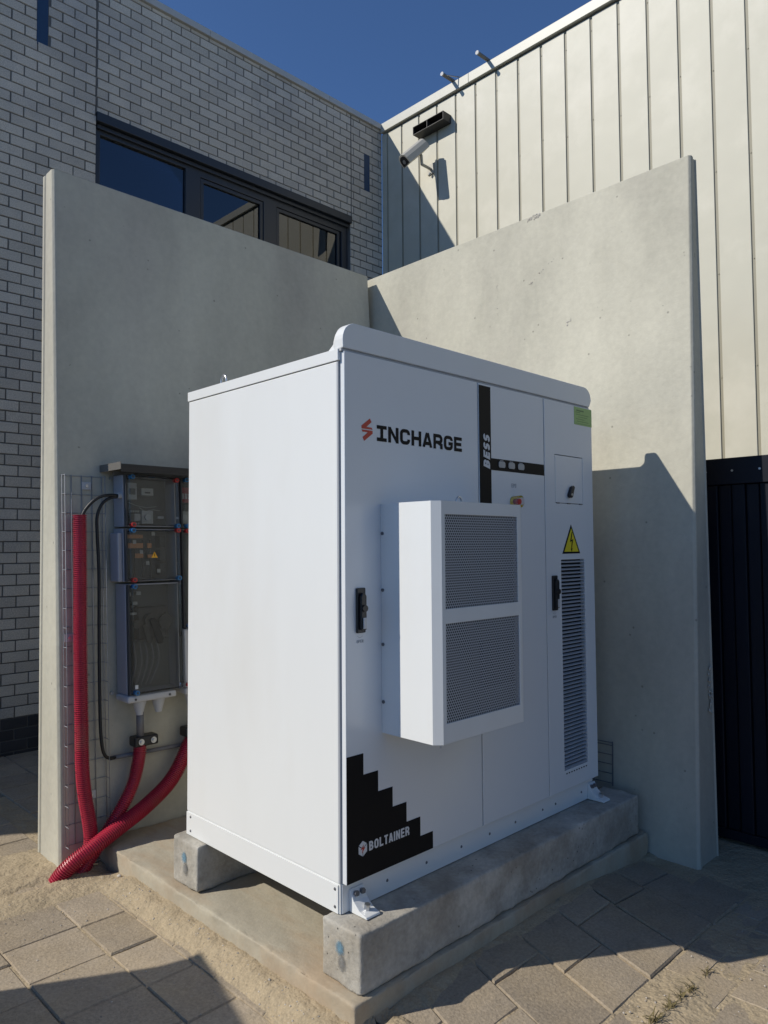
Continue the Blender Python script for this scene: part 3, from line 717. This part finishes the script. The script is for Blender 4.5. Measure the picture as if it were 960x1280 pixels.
# stepped black corner
st = [(.0115, .1055), (.461, .1055), (.461, .171)]
xs_ = [.461, .389, .313, .239, .1645, .0915]; zs_ = [.171, .245, .3195, .3935, .469, .545]
for i in range(6):
    st.append((xs_[i], zs_[i]))
    if i < 5: st.append((xs_[i+1], zs_[i]))
st = [(.0115, .1055), (.461, .1055)]
for i in range(6):
    st.append((xs_[i], zs_[i])); st.append((xs_[i+1] if i < 5 else .0115, zs_[i]))
n = len(st)
mb = MB()                                                    # cut into columns so that every face is a quad
cx = [.0115]+xs_[::-1]
for i in range(6): mb.box(cx[i]+.00002, cx[i+1], P_, .0006, .1055, zs_[5-i])
mb.build('stepped_print', 'black_print', ld)
lettering('BOLTAINER', 'white_print', ld, .117, .326, .194, .227, -.0022, t=.19, w=.58, gap=.15)
hc = (.086, .2105); hr = .029
hx = [(hc[0]+hr*.86*math.cos(R(30+60*i)), hc[1]+hr*math.sin(R(30+60*i))) for i in range(6)]
def shrink(poly, k=.93):
    mx = sum(p[0] for p in poly)/len(poly); mz = sum(p[1] for p in poly)/len(poly); return [(mx+(a-mx)*k, mz+(b-mz)*k) for a, b in poly]
for poly in ([hx[0], hx[1], hx[2], hc], [hx[2], hx[3], hx[4], hc], [hx[4], hx[5], hx[0], hc]):
    MB().prism(shrink(poly, .88), -.0022, -.0013, 'y').build('cube_logo_face', 'white_print', ld)
MB().prism([(hc[0]+.004, hc[1]+.014), (hc[0]-.011, hc[1]-.002), (hc[0]-.001, hc[1]-.001), (hc[0]-.005, hc[1]-.015), (hc[0]+.011, hc[1]+.003), (hc[0]+.001, hc[1]+.002)], -.003, -.0023, 'y').build('cube_logo_bolt', 'red_print', ld)
# swing handles
def handle(d_, x, z0_, z1_):
    hb = MB().box(x-.0215, x+.0215, -.010, 0, z0_, z1_).build('handle', 'black_plastic', d_, bevel=.004)
    MB().prism([(x-.013, z0_+.012), (x+.013, z0_+.012), (x+.013, z1_-.03), (x+.006, z1_-.018), (x-.006, z1_-.018), (x-.013, z1_-.03)], -.024, -.010, 'y').build('lever', 'black_plastic', hb, bevel=.003)
    MB().cyl((x, -.024, (z0_+z1_)/2+.008), (x, -.032, (z0_+z1_)/2+.008), .012, n=16).build('knob', 'black_plastic', hb)
    box('lock_cover', 'flange_grey', hb, x-.007, x+.009, -.029, -.024, z0_+.016, z0_+.056, bevel=.003)
    a = [(x-.013+.026*i/8, z0_-.010-.006*math.sin(math.pi*i/8)) for i in range(9)]
    mb = MB()
    for (p0, q0), (p1, q1) in zip(a[:-1], a[1:]): mb.add([(p0, -.0006, q0), (p1, -.0006, q1), (p1, -.0006, q1-.0022), (p0, -.0006, q0-.0022)], [(0, 1, 2, 3)])
    mb.build('turn_arrow', 'seam_grey', d_, kind=None)
    lettering('OPEN', 'seam_grey', d_, x-.016, x+.016, z0_-.036, z0_-.025, -.0014, t=.15)
handle(ld, .079, .976, 1.138)
handle(rd, 1.352, .972, 1.140)
# warning triangle
tr_ = [(1.431, 1.2435), (1.596, 1.2435), (1.5135, 1.388)]
sg = MB().prism(tr_, -.0014, .0005, 'y').build('warning_sign', 'black_print', rd)
def inset(t_, k): mx = sum(p[0] for p in t_)/3; mz = sum(p[1] for p in t_)/3; return [(mx+(a-mx)*k, mz+(b-mz)*k) for a, b in t_]
MB().prism(inset(tr_, .80), -.0024, -.0015, 'y').build('yellow_field', 'yellow_sign', sg)
MB().prism([(1.516, 1.350), (1.500, 1.301), (1.516, 1.306), (1.510, 1.268), (1.505, 1.268), (1.514, 1.253), (1.521, 1.270), (1.516, 1.269), (1.528, 1.316), (1.512, 1.310), (1.523, 1.350)], -.0032, -.0025, 'y').build('flash_symbol', 'black_print', sg)
# green inspection label wrapped over the edge
gl = MB().box(1.563, 1.7335, -.0012, .0005, 1.899, 1.990).build('inspection_label', 'green_sticker', rd)
for i, (a, b, h) in enumerate(((1.585, 1.655, .007), (1.578, 1.62, .003), (1.58, 1.70, .0025), (1.60, 1.69, .0025), (1.58, 1.66, .0025), (1.59, 1.70, .0025), (1.58, 1.72, .002))):
    box('label_line', 'green_print', gl, a, b, -.0017, -.0013, 1.976-.0115*i-h, 1.976-.0115*i)
# plinth panels, rivets
box('plinth_panel', 'white_paint', cab, -.003, .0015, .032, 1.071, .0015, .100, bevel=.001, label='side plinth panel facing the red tubes')
box('plinth_panel', 'white_paint', cab, .008, 1.708, .0205, .0245, .0015, .1015, bevel=.001, label='front plinth panel under the doors')
box('plinth_frame', 'white_paint', cab, .002, 1.718, .025, 1.069, .001, .1035)
def rivet(x, y, z, ax, parent=cab):
    v = {'x': Vector((-1, 0, 0)), 'y': Vector((0, -1, 0))}[ax]; p = Vector((x, y, z))
    MB().cyl(p, p+v*.0025, .0062, .004, n=10).build('rivet', 'screw_grey', parent)
for xx in (.229, .446, .66, .85, 1.038, 1.255, 1.365, 1.60): rivet(xx, .0205, .048, 'y')
for yy in (.048, 1.035):
    for zz in (.022, .083): rivet(-.003, yy, zz, 'x')
rivet(1.685, .0205, .07, 'y')
# anchor feet
def foot(x):
    ft = MB().prism([(.020, .0015), (-.072, .0015), (-.068, .008), (-.035, .017), (-.004, .042), (.014, .078), (.0200, .078)], x, x+.066, 'x').build('anchor_foot', 'white_paint', cab, bevel=.002)
    for dx, y_, z_ in ((.018, .0, .064), (.048, .0, .064)):
        MB().cyl((x+dx, .012, z_-.004), (x+dx, -.006, z_+.002), .010, n=6).build('bolt', 'screw_grey', ft)
    MB().cyl((x+.033, -.036, .014), (x+.033, -.040, .036), .011, n=6).build('bolt', 'steel', ft)
    return ft
foot(.038); foot(1.655)
# lifting eye on top at the back
mb = MB(); c0 = Vector((.03, .825, 2.022))
mb.sweep([c0+Vector((0, .021*math.cos(R(a)), .024*math.sin(R(a)))) for a in range(-30, 211, 20)], .005, n=8); mb.cyl(c0-Vector((0, 0, .02)), c0-Vector((0, 0, .012)), .018, n=14)
mb.build('lifting_eye', 'steel', cab, smooth=True)
MB().cyl((1.30, .30, 2.003), (1.30, .30, 2.19), .003, n=8).build('antenna', 'flange_grey', cab)
# ------------------------------------------------------------------ cooling unit on the left door
ac = MB().box(.20, .70, -.006, -.0003, .615, 1.432).build('cooling_unit', 'white_paint', cab, label='wall-hung cooling unit with two perforated grilles')
ax0, ax1, ay = .187, .716, -.277
pr = [(ax0, -.0005), (ax0, -.251), (ax0+.026, ay), (ax1-.026, ay), (ax1, -.251), (ax1, -.0005)]
g1 = (.232, .664, 1.066, 1.399); g2 = (.232, .668, .670, 1.015)
hs = MB()
z0, z1 = .601, 1.446
for a, b in ((0, 1), (1, 2), (3, 4), (4, 5)):
    (xa, ya), (xb, yb) = pr[a], pr[b]; hs.add([(xa, ya, z0), (xb, yb, z0), (xb, yb, z1), (xa, ya, z1)], [(0, 1, 2, 3)])
hs.add([(x, y, z1) for x, y in pr], [tuple(range(6))]); hs.add([(x, y, z0) for x, y in pr], [tuple(range(6))[::-1]])
hs.build('housing', 'white_paint', ac)
plate(ax0+.026, ax1-.026, z0, z1, ay, ay+.004, [g1, g2]).build('front_panel', 'white_paint', ac, bevel=.001)
box('inner_lining', 'device_dark', ac, ax0+.03, ax1-.03, ay+.035, ay+.04, z0+.01, z1-.01)
box('fan_shroud', 'dark_void', ac, .46, .655, ay+.016, ay+.034, .76, .93)
def grille(gx, name):
    a, b, c, d = gx; px, pzz = .0108, .0092; hr = .0041; mb = MB()
    nx = int((b-a)/px)+2; nz = int(round((d-c)/pzz)); pzz = (d-c)/nz
    for j in range(nz):
        off = (px/2 if j % 2 else 0)
        for i in range(nx):
            x = a-px*.7+off+i*px; z = c+j*pzz; xl, xr_ = x, x+px
            if xl > b+.008: continue
            cxx, czz = x+px/2, z+pzz/2; y = ay+.0045
            outer = [(xr_, z+pzz/2), (xr_, z+pzz), (xl, z+pzz), (xl, z+pzz/2), (xl, z), (xr_, z)]
            inner = [(cxx+hr*math.cos(R(t)), czz+hr*math.sin(R(t))) for t in (0, 55, 125, 180, 235, 305)]
            mb.add([(p, y, q) for p, q in outer]+[(p, y, q) for p, q in inner], [(k, (k+1) % 6, 6+(k+1) % 6, 6+k) for k in range(6)])
    return mb.build(name, 'grille_paint', ac, kind='stuff')
grille(g1, 'perforated_grille'); grille(g2, 'perforated_grille')
for zz in (.715, .925, 1.125, 1.335): MB().cyl((.187, -.010, zz), (.1835, -.010, zz), .0065, n=10).build('screw', 'screw_grey', ac)
mb = MB(); c0 = Vector((.50, -.12, 1.460)); mb.sweep([c0+Vector((.016*math.cos(R(a)), 0, .018*math.sin(R(a)))) for a in range(-40, 221, 20)], .004, n=8); mb.cyl(c0-Vector((0, 0, .014)), c0-Vector((0, 0, .010)), .014, n=12); mb.build('eye_bolt', 'steel', ac, smooth=True)
MB().cyl((.222, -.255, .601), (.222, -.255, .585), .003, n=8).build('drain_nozzle', 'flange_grey', ac)

# ================================================================== ELECTRICAL DISTRIBUTION BOXES on the left wall
def WF(x, off, z): x, z = x*1.0135+.0235, z*1.0135-.0174; return (x, yl(z)-off, z)                  # off = distance out from the wall face
eb = thing('distribution_board', 'stack of grey electrical boxes with clear lids under a black hood', 'distribution board', (.3, yl(.5), .5))
def wbox(name, m, parent, x0, x1, o0, o1, z0, z1, **k): return MB(WF).box(x0, x1, o0, o1, z0, z1).build(name, m, parent, **k)
def enclosure(x0, x1, z0, z1, left_wide=False):
    # open box: side walls, back plate
    e = MB(WF)
    w = .008
    e.box(x0, x0+w, .01, .125, z0, z1).box(x1-w, x1, .01, .125, z0, z1).box(x0+w, x1-w, .01, .125, z0, z0+w).box(x0+w, x1-w, .01, .125, z1-w, z1)
    e = e.build('enclosure', 'enclosure_grey', eb, bevel=.002)
    wbox('back_plate', 'back_plate', e, x0+w, x1-w, .012, .02, z0+w, z1-w)
    wbox('clear_lid', 'clear_lid', e, x0+.014, x1-.006, .126, .172, z0+.006, z1-.006, bevel=.006)
    mb = MB(WF); mb.box(x0+.004, x0+.013, .1255, .150, z0+.003, z1-.003); mb.build('lid_rim', 'device_dark', e)
    return e
def capscrew(e, x, z, m):
    c = MB(WF).cyl((x, .15, z), (x, .181, z), .0125, n=16).build('lid_screw', m, e); MB(WF).cyl((x, .181, z), (x, .184, z), .0055, n=10).build('screw_slot', 'device_dark', e)
e1 = enclosure(.000, .303, 1.398, 1.672)
for p in ((.030, 1.66, 'cap_blue'), (.285, 1.655, 'cap_red'), (.032, 1.408, 'cap_red'), (.288, 1.405, 'cap_blue')): capscrew(e1, *p)
dv = wbox('meter', 'device_grey', e1, .040, .095, .03, .09, 1.545, 1.635, bevel=.002); wbox('meter_display', 'back_plate', dv, .050, .085, .0905, .092, 1.572, 1.605)
dv = wbox('relay', 'device_grey', e1, .125, .195, .03, .08, 1.570, 1.610, bevel=.002); wbox('relay_label', 'device_dark', dv, .145, .175, .0805, .082, 1.582, 1.590)
dv = wbox('contactor', 'device_grey', e1, .080, .115, .03, .085, 1.430, 1.47, bevel=.002)
for k in range(4): wbox('terminal', 'device_grey', e1, .066+.013*k, .075+.013*k, .03, .07, 1.478, 1.488); wbox('terminal', 'device_grey', e1, .066+.013*k, .075+.013*k, .03, .07, 1.412, 1.422)
dv = wbox('breaker', 'device_grey', e1, .122, .188, .03, .085, 1.417, 1.488, bevel=.002); MB(WF).cyl((.152, .085, 1.452), (.152, .098, 1.452), .017, n=18).build('breaker_dial', 'flange_grey', dv)
wbox('name_tag', 'flange_grey', e1, .232, .268, .03, .05, 1.447, 1.460)
mb = MB(); mb.sweep([Vector(WF(x, .06, z)) for x, z in ((.06, 1.53), (.10, 1.515), (.16, 1.505), (.22, 1.513))], .0015, n=6); mb.sweep([Vector(WF(x, .06, z)) for x, z in ((.12, 1.505), (.15, 1.485), (.20, 1.495), (.24, 1.49))], .0015, n=6); mb.build('wire', 'device_grey', e1)
e2 = enclosure(-.004, .303, 1.110, 1.388)
for p in ((.030, 1.378, 'cap_blue'), (.288, 1.380, 'cap_red'), (.032, 1.120, 'cap_red'), (.288, 1.122, 'cap_blue')): capscrew(e2, *p)
for (a, b, c, d_) in ((.03, .14, 1.338, 1.358), (.055, .14, 1.285, 1.312), (.095, .14, 1.232, 1.256), (.165, .19, 1.285, 1.312), (.165, .195, 1.232, 1.25)):
    wbox('copper_bar', 'copper_bar', e2, a, b, .05, .056, c, d_)
for (a, z) in ((.168, 1.352), (.060, 1.308), (.098, 1.255), (.133, 1.195), (.196, 1.152)): wbox('phase_tag', 'device_grey', e2, a, a+.018, .1, .104, z, z+.02)
for k in range(3): wbox('fuse_holder', 'device_dark', e2, .225, .26, .03, .08, 1.14+.075*k, 1.20+.075*k)
for k in range(4): wbox('cable_drop', 'device_dark', e2, .05+.045*k, .058+.045*k, .04, .05, 1.125, 1.33)
tri = [(.128, 1.234), (.164, 1.234), (.146, 1.266)]
MB(lambda x, z, o_: WF(x, z, o_)).add([(a, .173, b) for a, b in tri]+[(a, .1745, b) for a, b in tri], [(0, 1, 2), (3, 5, 4), (0, 3, 4, 1), (1, 4, 5, 2), (2, 5, 3, 0)]).build('warning_sign', 'orange_sign', e2)
wbox('flash_symbol', 'black_print', e2, .1445, .1475, .175, .1755, 1.240, 1.256)
wbox('cable_cover', 'enclosure_grey', e2, -.030, -.0045, .02, .118, 1.110, 1.366, bevel=.006)
e3 = enclosure(.002, .306, .530, 1.098)
for p in ((.032, 1.086, 'cap_blue'), (.034, .545, 'cap_blue')): capscrew(e3, *p)
wbox('name_tag', 'white_print', e3, .024, .040, .173, .176, .565, .585)
dv = wbox('switch_body', 'black_plastic', e3, .09, .25, .03, .09, .80, .97, bevel=.004)
MB(WF).cyl((.15, .09, .90), (.15, .115, .90), .035, n=20).build('switch_hub', 'black_plastic', dv)
MB(WF).prism([(.13, .91), (.165, .915), (.215, .80), (.205, .775), (.18, .775)], .112, .13, 'y').build('switch_lever', 'black_plastic', dv, bevel=.006)
MB(WF).prism([(.10, .88), (.13, .885), (.16, .80), (.15, .78), (.125, .785)], .10, .112, 'y').build('switch_lever', 'black_plastic', dv, bevel=.005)
MB(WF).cyl((.235, .09, .89), (.235, .11, .89), .038, n=20).build('switch_knob', 'black_plastic', dv)
MB(WF).cyl((.075, .09, .885), (.075, .11, .885), .022, n=16).build('switch_knob', 'black_plastic', e3)
for (a, b, z, h) in ((.04, .06, 1.03, .02), (.09, .115, 1.035, .018), (.07, .095, .985, .015), (.03, .10, .932, .012)): wbox('terminal', 'device_grey', e3, a, b, .04, .07, z, z+h)
wbox('mounting_plate', 'back_plate', e3, .06, .285, .021, .03, .56, .79)
for k in range(5):
    MB().sweep(spline([WF(.075+.033*k, .05, .79), WF(.085+.033*k, .055, .68), WF(.06+.026*k, .05, .56)], .03), .006, n=8).build('inner_cable', 'conduit_grey', e3, smooth=True)
# gland flange
fl = wbox('gland_flange', 'flange_grey', eb, -.012, .262, .02, .165, .494, .5285, bevel=.01)
for a in (.03, .22): MB(WF).cyl((a, .165, .511), (a, .168, .511), .006, n=10).build('flange_screw', 'device_dark', fl)
def gland(x):
    gl_ = MB(WF); n_ = 5
    for k in range(n_):
        ra = .036-.0042*k; za = .493-.0145*k; gl_.cyl((x, .11, za), (x, .11, za-.0145), ra, ra-.0015, n=20)
    return gl_.build('cable_gland', 'flange_grey', eb)
gland(.075); gland(.182)
# second column, mostly behind the cabinet
f1 = enclosure(.318, .622, 1.398, 1.672)
for p in ((.345, 1.66, 'cap_blue'), (.348, 1.405, 'cap_blue')): capscrew(f1, *p)
fb = wbox('fuse_block', 'fuse_red', f1, .335, .60, .03, .09, 1.54, 1.625)
for k in range(12): wbox('fuse', 'flange_grey', fb, .342+.018*k, .352+.018*k, .0905, .098, 1.56, 1.59)
dv = wbox('breaker', 'device_grey', f1, .338, .42, .03, .09, 1.42, 1.49, bevel=.002); MB(WF).cyl((.37, .09, 1.455), (.37, .1, 1.455), .018, n=18).build('breaker_dial', 'flange_grey', dv)
f2 = enclosure(.318, .622, .845, 1.388)
for p in ((.345, 1.378, 'cap_red'), (.345, .86, 'cap_blue')): capscrew(f2, *p)
wbox('socket_box', 'flange_grey', eb, .318, .622, .02, .16, .53, .842, bevel=.006)
f3 = wbox('gland_flange', 'flange_grey', eb, .312, .60, .02, .165, .494, .5285, bevel=.01); gland(.372)
MB(WF).cyl((.325, .165, .548), (.325, .18, .548), .011, n=14).build('lid_screw', 'cap_red', eb)
MB(WF).cyl((.012, .10, 1.562), (-.018, .10, 1.562), .016, n=16).build('side_gland', 'flange_grey', eb)
for sx, sz in ((-.012, 1.66), (-.026, .53)): MB(WF).cyl((sx, .0, sz), (sx, .012, sz), .009, n=12).build('fixing', 'steel', eb)
# hood
hd = MB(WF).add([(-.066, 0, 1.728), (1.05, 0, 1.728), (1.05, .25, 1.714), (-.066, .25, 1.714), (-.066, 0, 1.722), (1.05, 0, 1.722), (1.05, .25, 1.708), (-.066, .25, 1.708)], [(0, 3, 2, 1), (4, 5, 6, 7), (0, 1, 5, 4), (1, 2, 6, 5), (2, 3, 7, 6), (3, 0, 4, 7)]).build('hood', 'hood_black', eb)
MB(WF).box(-.066, 1.05, .2505, .254, 1.675, 1.716).build('hood_lip', 'hood_black', hd)
MB(WF).box(-.0695, -.0665, .001, .254, 1.688, 1.726).build('hood_end', 'lamp_grey', hd)
wbox('mounting_rail', 'flange_grey', eb, .0, .66, .001, .0095, 1.674, 1.70)

# ================================================================== WIRE MESH TRAY
def wire(mb, pts, r=.0022): mb.sweep([Vector(p) for p in pts], r, n=6)
tray = thing('mesh_tray', 'upright galvanised wire mesh cable tray on the left wall, behind the straight red tube', 'cable tray', (-.17, yl(.7), .7))
def lwire(pts, r=.0019):
    mb = MB(WF); mb.sweep([Vector(p) for p in pts], r, n=6)
    mb.build('wire', 'zinc_wire', tray, smooth=True)
zt, zb_ = 1.665, -.175
for x, o_ in ((-.272, .052), (-.272, .012), (-.222, .006), (-.168, .006), (-.115, .006), (-.064, .012), (-.064, .052)): lwire([(x, o_, zb_), (x, o_, zt)])
k = 0; z = zt-.004
while z > zb_:
    lwire([(-.272, .056, z), (-.272, .010, z), (-.267, .004, z), (-.069, .004, z), (-.064, .010, z), (-.064, .056, z)], .0016); z -= .0965
for x, z in ((-.145, 1.612), (-.243, .836), (-.142, .044)):
    p = MB(WF).box(x-.024, x+.024, .007, .011, z-.02, z+.02).build('clamp_plate', 'flange_grey', tray, bevel=.001); MB(WF).cyl((x, .011, z), (x, .017, z), .008, n=12).build('clamp_bolt', 'steel', p)
t2 = thing('mesh_tray', 'low piece of wire mesh tray on the right wall, half hidden behind the cabinet foot', 'cable tray', (1.95, .3, .1))
mb = MB()
XR = lambda z: xr(z)-.010
for y in (.058, .062, .17, .28, .39, .50):
    mb = MB(); wire(mb, [(XR(-.02), y, -.02), (XR(.22), y, .215)]); mb.build('wire', 'conduit_grey', t2)
for z in (.21, .195, .145, .095, .045, -.005):
    mb = MB(); wire(mb, [(XR(z)-.003, .055, z), (XR(z)-.003, .52, z)]); mb.build('wire', 'conduit_grey', t2)

# ================================================================== TUBES, CABLES, CLAMPS
def corrugated(name, pts, r, lab, group='red corrugated tubes'):
    P = spline([WF(*p) if len(p) == 3 else p[0] for p in pts], .0025)
    rad = []
    for i in range(len(P)):
        rad.append(r*(1.0, 1.0, .80, .80)[i % 4])
    o = MB().sweep(P, rad, n=20).build(name, 'tube_red', loc=P[-1]); return tag(o, lab, 'tube', group)
corrugated('corrugated_tube', [(-.203, .062, 1.455), (-.204, .062, 1.15), (-.208, .062, .826), (-.207, .062, .45), (-.206, .062, .20), (-.196, .066, .06), (-.182, .075, -.05), (-.176, .08, -.14), (-.195, .085, -.23), (-.235, .09, -.34)], .0345, 'straight red corrugated tube rising up the mesh tray on the left')
corrugated('corrugated_tube', [(.086, .085, .262), (.080, .085, .20), (.050, .08, .08), (-.010, .085, -.02), (-.095, .09, -.125), (-.19, .10, -.225), (-.285, .105, -.335)], .0345, 'middle red corrugated tube, running down from the clamp below the boxes')
corrugated('corrugated_tube', [(.395, .085, .272), (.362, .085, .20), (.255, .10, .055), (.10, .12, -.04), (-.06, .15, -.098), (-.19, .155, -.155), (-.29, .13, -.215), (-.345, .10, -.28), (-.375, .08, -.35)], .0400, 'thickest red corrugated tube, crossing in front of the others from behind the cabinet', )
for x, xo in ((.110, .086), (.400, .395)):
    lab = 'black two-bolt pipe clamp holding the middle red tube' if x < .2 else 'black two-bolt pipe clamp half hidden behind the cabinet edge'
    t = thing('pipe_clamp', lab, 'pipe clamp', Vector(WF(x, .02, .28)), 'black pipe clamps under the boxes')
    MB(WF).box(x-.066, x+.066, .045, .118, .256, .308).build('clamp_block', 'black_plastic', t, bevel=.010, seg=3)
    for dx in (-.032, .036): MB(WF).cyl((x+dx, .118, .282), (x+dx, .123, .282), .0155, n=16).build('washer', 'steel', t); MB(WF).cyl((x+dx, .123, .282), (x+dx, .131, .282), .0085, n=6).build('bolt_head', 'steel', t)
for x, lab in ((.083, 'short dark cable stub between the left gland and its clamp'), (.388, 'short dark cable stub at the clamp behind the cabinet edge')):
    tag(MB().sweep([Vector(WF(x, .10, .45)), Vector(WF(x+.003, .09, .30))], .020, n=14).build('power_cable', 'conduit_grey', loc=WF(x, .10, .3), smooth=True), lab, 'cable', 'dark cable stubs under the glands')
def cable(pts, r, lab):
    P = spline([WF(*p) for p in pts], .015); return tag(MB().sweep(P, r, n=10).build('black_cable', 'cable_black', loc=P[0], smooth=True), lab, 'cable', 'thin black cables')
cable([(-.010, .10, 1.562), (-.06, .10, 1.562), (-.11, .095, 1.552), (-.155, .08, 1.515), (-.188, .065, 1.46), (-.198, .062, 1.40)], .0085, 'black cable arching over into the top of the straight red tube')
cable([(-.010, .10, 1.556), (-.055, .09, 1.548), (-.092, .075, 1.515), (-.112, .06, 1.45), (-.112, .058, 1.35), (-.105, .055, 1.15), (-.108, .052, .80), (-.108, .05, .45), (-.102, .05, .30), (-.085, .045, .235), (-.055, .04, .212), (-.02, .03, .208)], .0085, 'long black cable tied down the right side of the mesh tray')
t = tag(MB(WF).cyl((-.05, .028, .208), (.70, .028, .192), .011, n=12).build('steel_conduit', 'conduit_grey', loc=WF(.3, .02, .2), smooth=True), 'thin grey conduit running level behind the red tubes', 'conduit')

# ================================================================== WEEDS along the joint
def weed(x, y, s, nb, lab):
    mb = MB(); z = max(GZ, sand_h(x, y))-.003
    for k in range(nb):
        a = random.random()*6.28 if k % 3 else random.choice((0, 3.14))+random.uniform(-.5, .5); l = s*random.uniform(.35, 1.5); b = Vector((x+random.gauss(0, .014), y+random.gauss(0, .004), z))
        d_ = Vector((math.cos(a), math.sin(a), 0)); n_ = Vector((-d_.y, d_.x, 0)); lift = random.uniform(.3, 1.2)
        pts = [b, b+d_*l*.35+Vector((0, 0, l*.5*lift)), b+d_*l*.75+Vector((0, 0, l*.62*lift)), b+d_*l+Vector((0, 0, l*.45*lift))]
        ws = (.0018, .0020, .0013, .0003); vs = []
        for p, w in zip(pts, ws): vs += [p-n_*w, p+n_*w]
        mb.add(vs, [(0, 1, 3, 2), (2, 3, 5, 4), (4, 5, 7, 6)])
    tag(mb.build('weed', 'dry_grass', loc=(x, y, z)), lab, 'weed', 'dry weeds in the paving joint')
weed(.665, -.792, .045, 26, 'dry grass tuft in the sandy joint, nearest the bottom edge')
weed(.775, -.797, .035, 20, 'dry grass tuft with spread blades, second from the bottom edge')
weed(.865, -.80, .030, 16, 'small dry weed in the middle of the sandy joint')
weed(.935, -.802, .034, 18, 'dry weed just past the middle of the sandy joint')
weed(1.08, -.80, .030, 14, 'dry weed closest to the shadow edge')
# a few white crumbs of rubble beside the weeds
for x, y, r, lab in ((.66, -.712, .007, 'small white stone chip beside the open joint'), (.83, -.755, .006, 'small bluish stone chip lying between joint and weeds'), (-.03, 1.50, .018, 'brown pebble by the rear corner of the slab')):
    z = max(sand_h(x, y), GZ)
    if x < 0: x = -.115
    mb = MB(); vs = [(x+r, y, z+.3*r), (x-r, y+.2*r, z+.2*r), (x, y+r, z+.3*r), (x+.1*r, y-r, z+.3*r), (x, y, z+r), (x, y, z-.3*r)]
    mb.add(vs, [(0, 2, 4), (2, 1, 4), (1, 3, 4), (3, 0, 4), (2, 0, 5), (1, 2, 5), (3, 1, 5), (0, 3, 5)])
    tag(mb.build('stone_chip', 'pebble', loc=(x, y, z), bevel=r*.3), lab, 'stone')

# ================================================================== ADDED BLOCKER outside the frame, made up to cast the shadow on the near paving
t = thing('shadow_blocker', 'made-up green box left of the paving, out of view, added to cast the near shadow', 'shadow blocker', (-2.5, 1.2, GZ))
ca, sa = math.cos(R(-15)), math.sin(R(-15)); K = Vector((-2.0, 1.64, 0))      # its right rear corner
def rc(a, b, z): return (K.x+a*ca-b*sa, K.y+a*sa+b*ca, z)
def rbox(mb, a0, a1, b0, b1, z0, z1):
    vs = [rc(a0, b0, z0), rc(a1, b0, z0), rc(a1, b1, z0), rc(a0, b1, z0), rc(a0, b0, z1), rc(a1, b0, z1), rc(a1, b1, z1), rc(a0, b1, z1)]
    return mb.add(vs, [(0, 3, 2, 1), (4, 5, 6, 7), (0, 1, 5, 4), (1, 2, 6, 5), (2, 3, 7, 6), (3, 0, 4, 7)])
rbox(MB(), -1.7, -.02, -1.35, -.02, GZ+.12, 1.30).build('blocker_body', 'blocker_green', t, bevel=.02)
rbox(MB(), -1.72, 0, -1.37, 0, 1.30, 1.36).build('blocker_top', 'blocker_green', t, bevel=.01)
for a in (-1.5, -.2):
    for b in (-1.2, -.2): MB().cyl(rc(a-.03, b, GZ+.07), rc(a+.03, b, GZ+.07), .07, n=16).build('blocker_wheel', 'black_plastic', t)
MB().cyl(rc(-.02, -.60, 1.12), rc(.13, -.62, 1.12), .03, .018, n=10).build('blocker_peg', 'steel', t)  # added peg that shapes the spike in the cast shadow
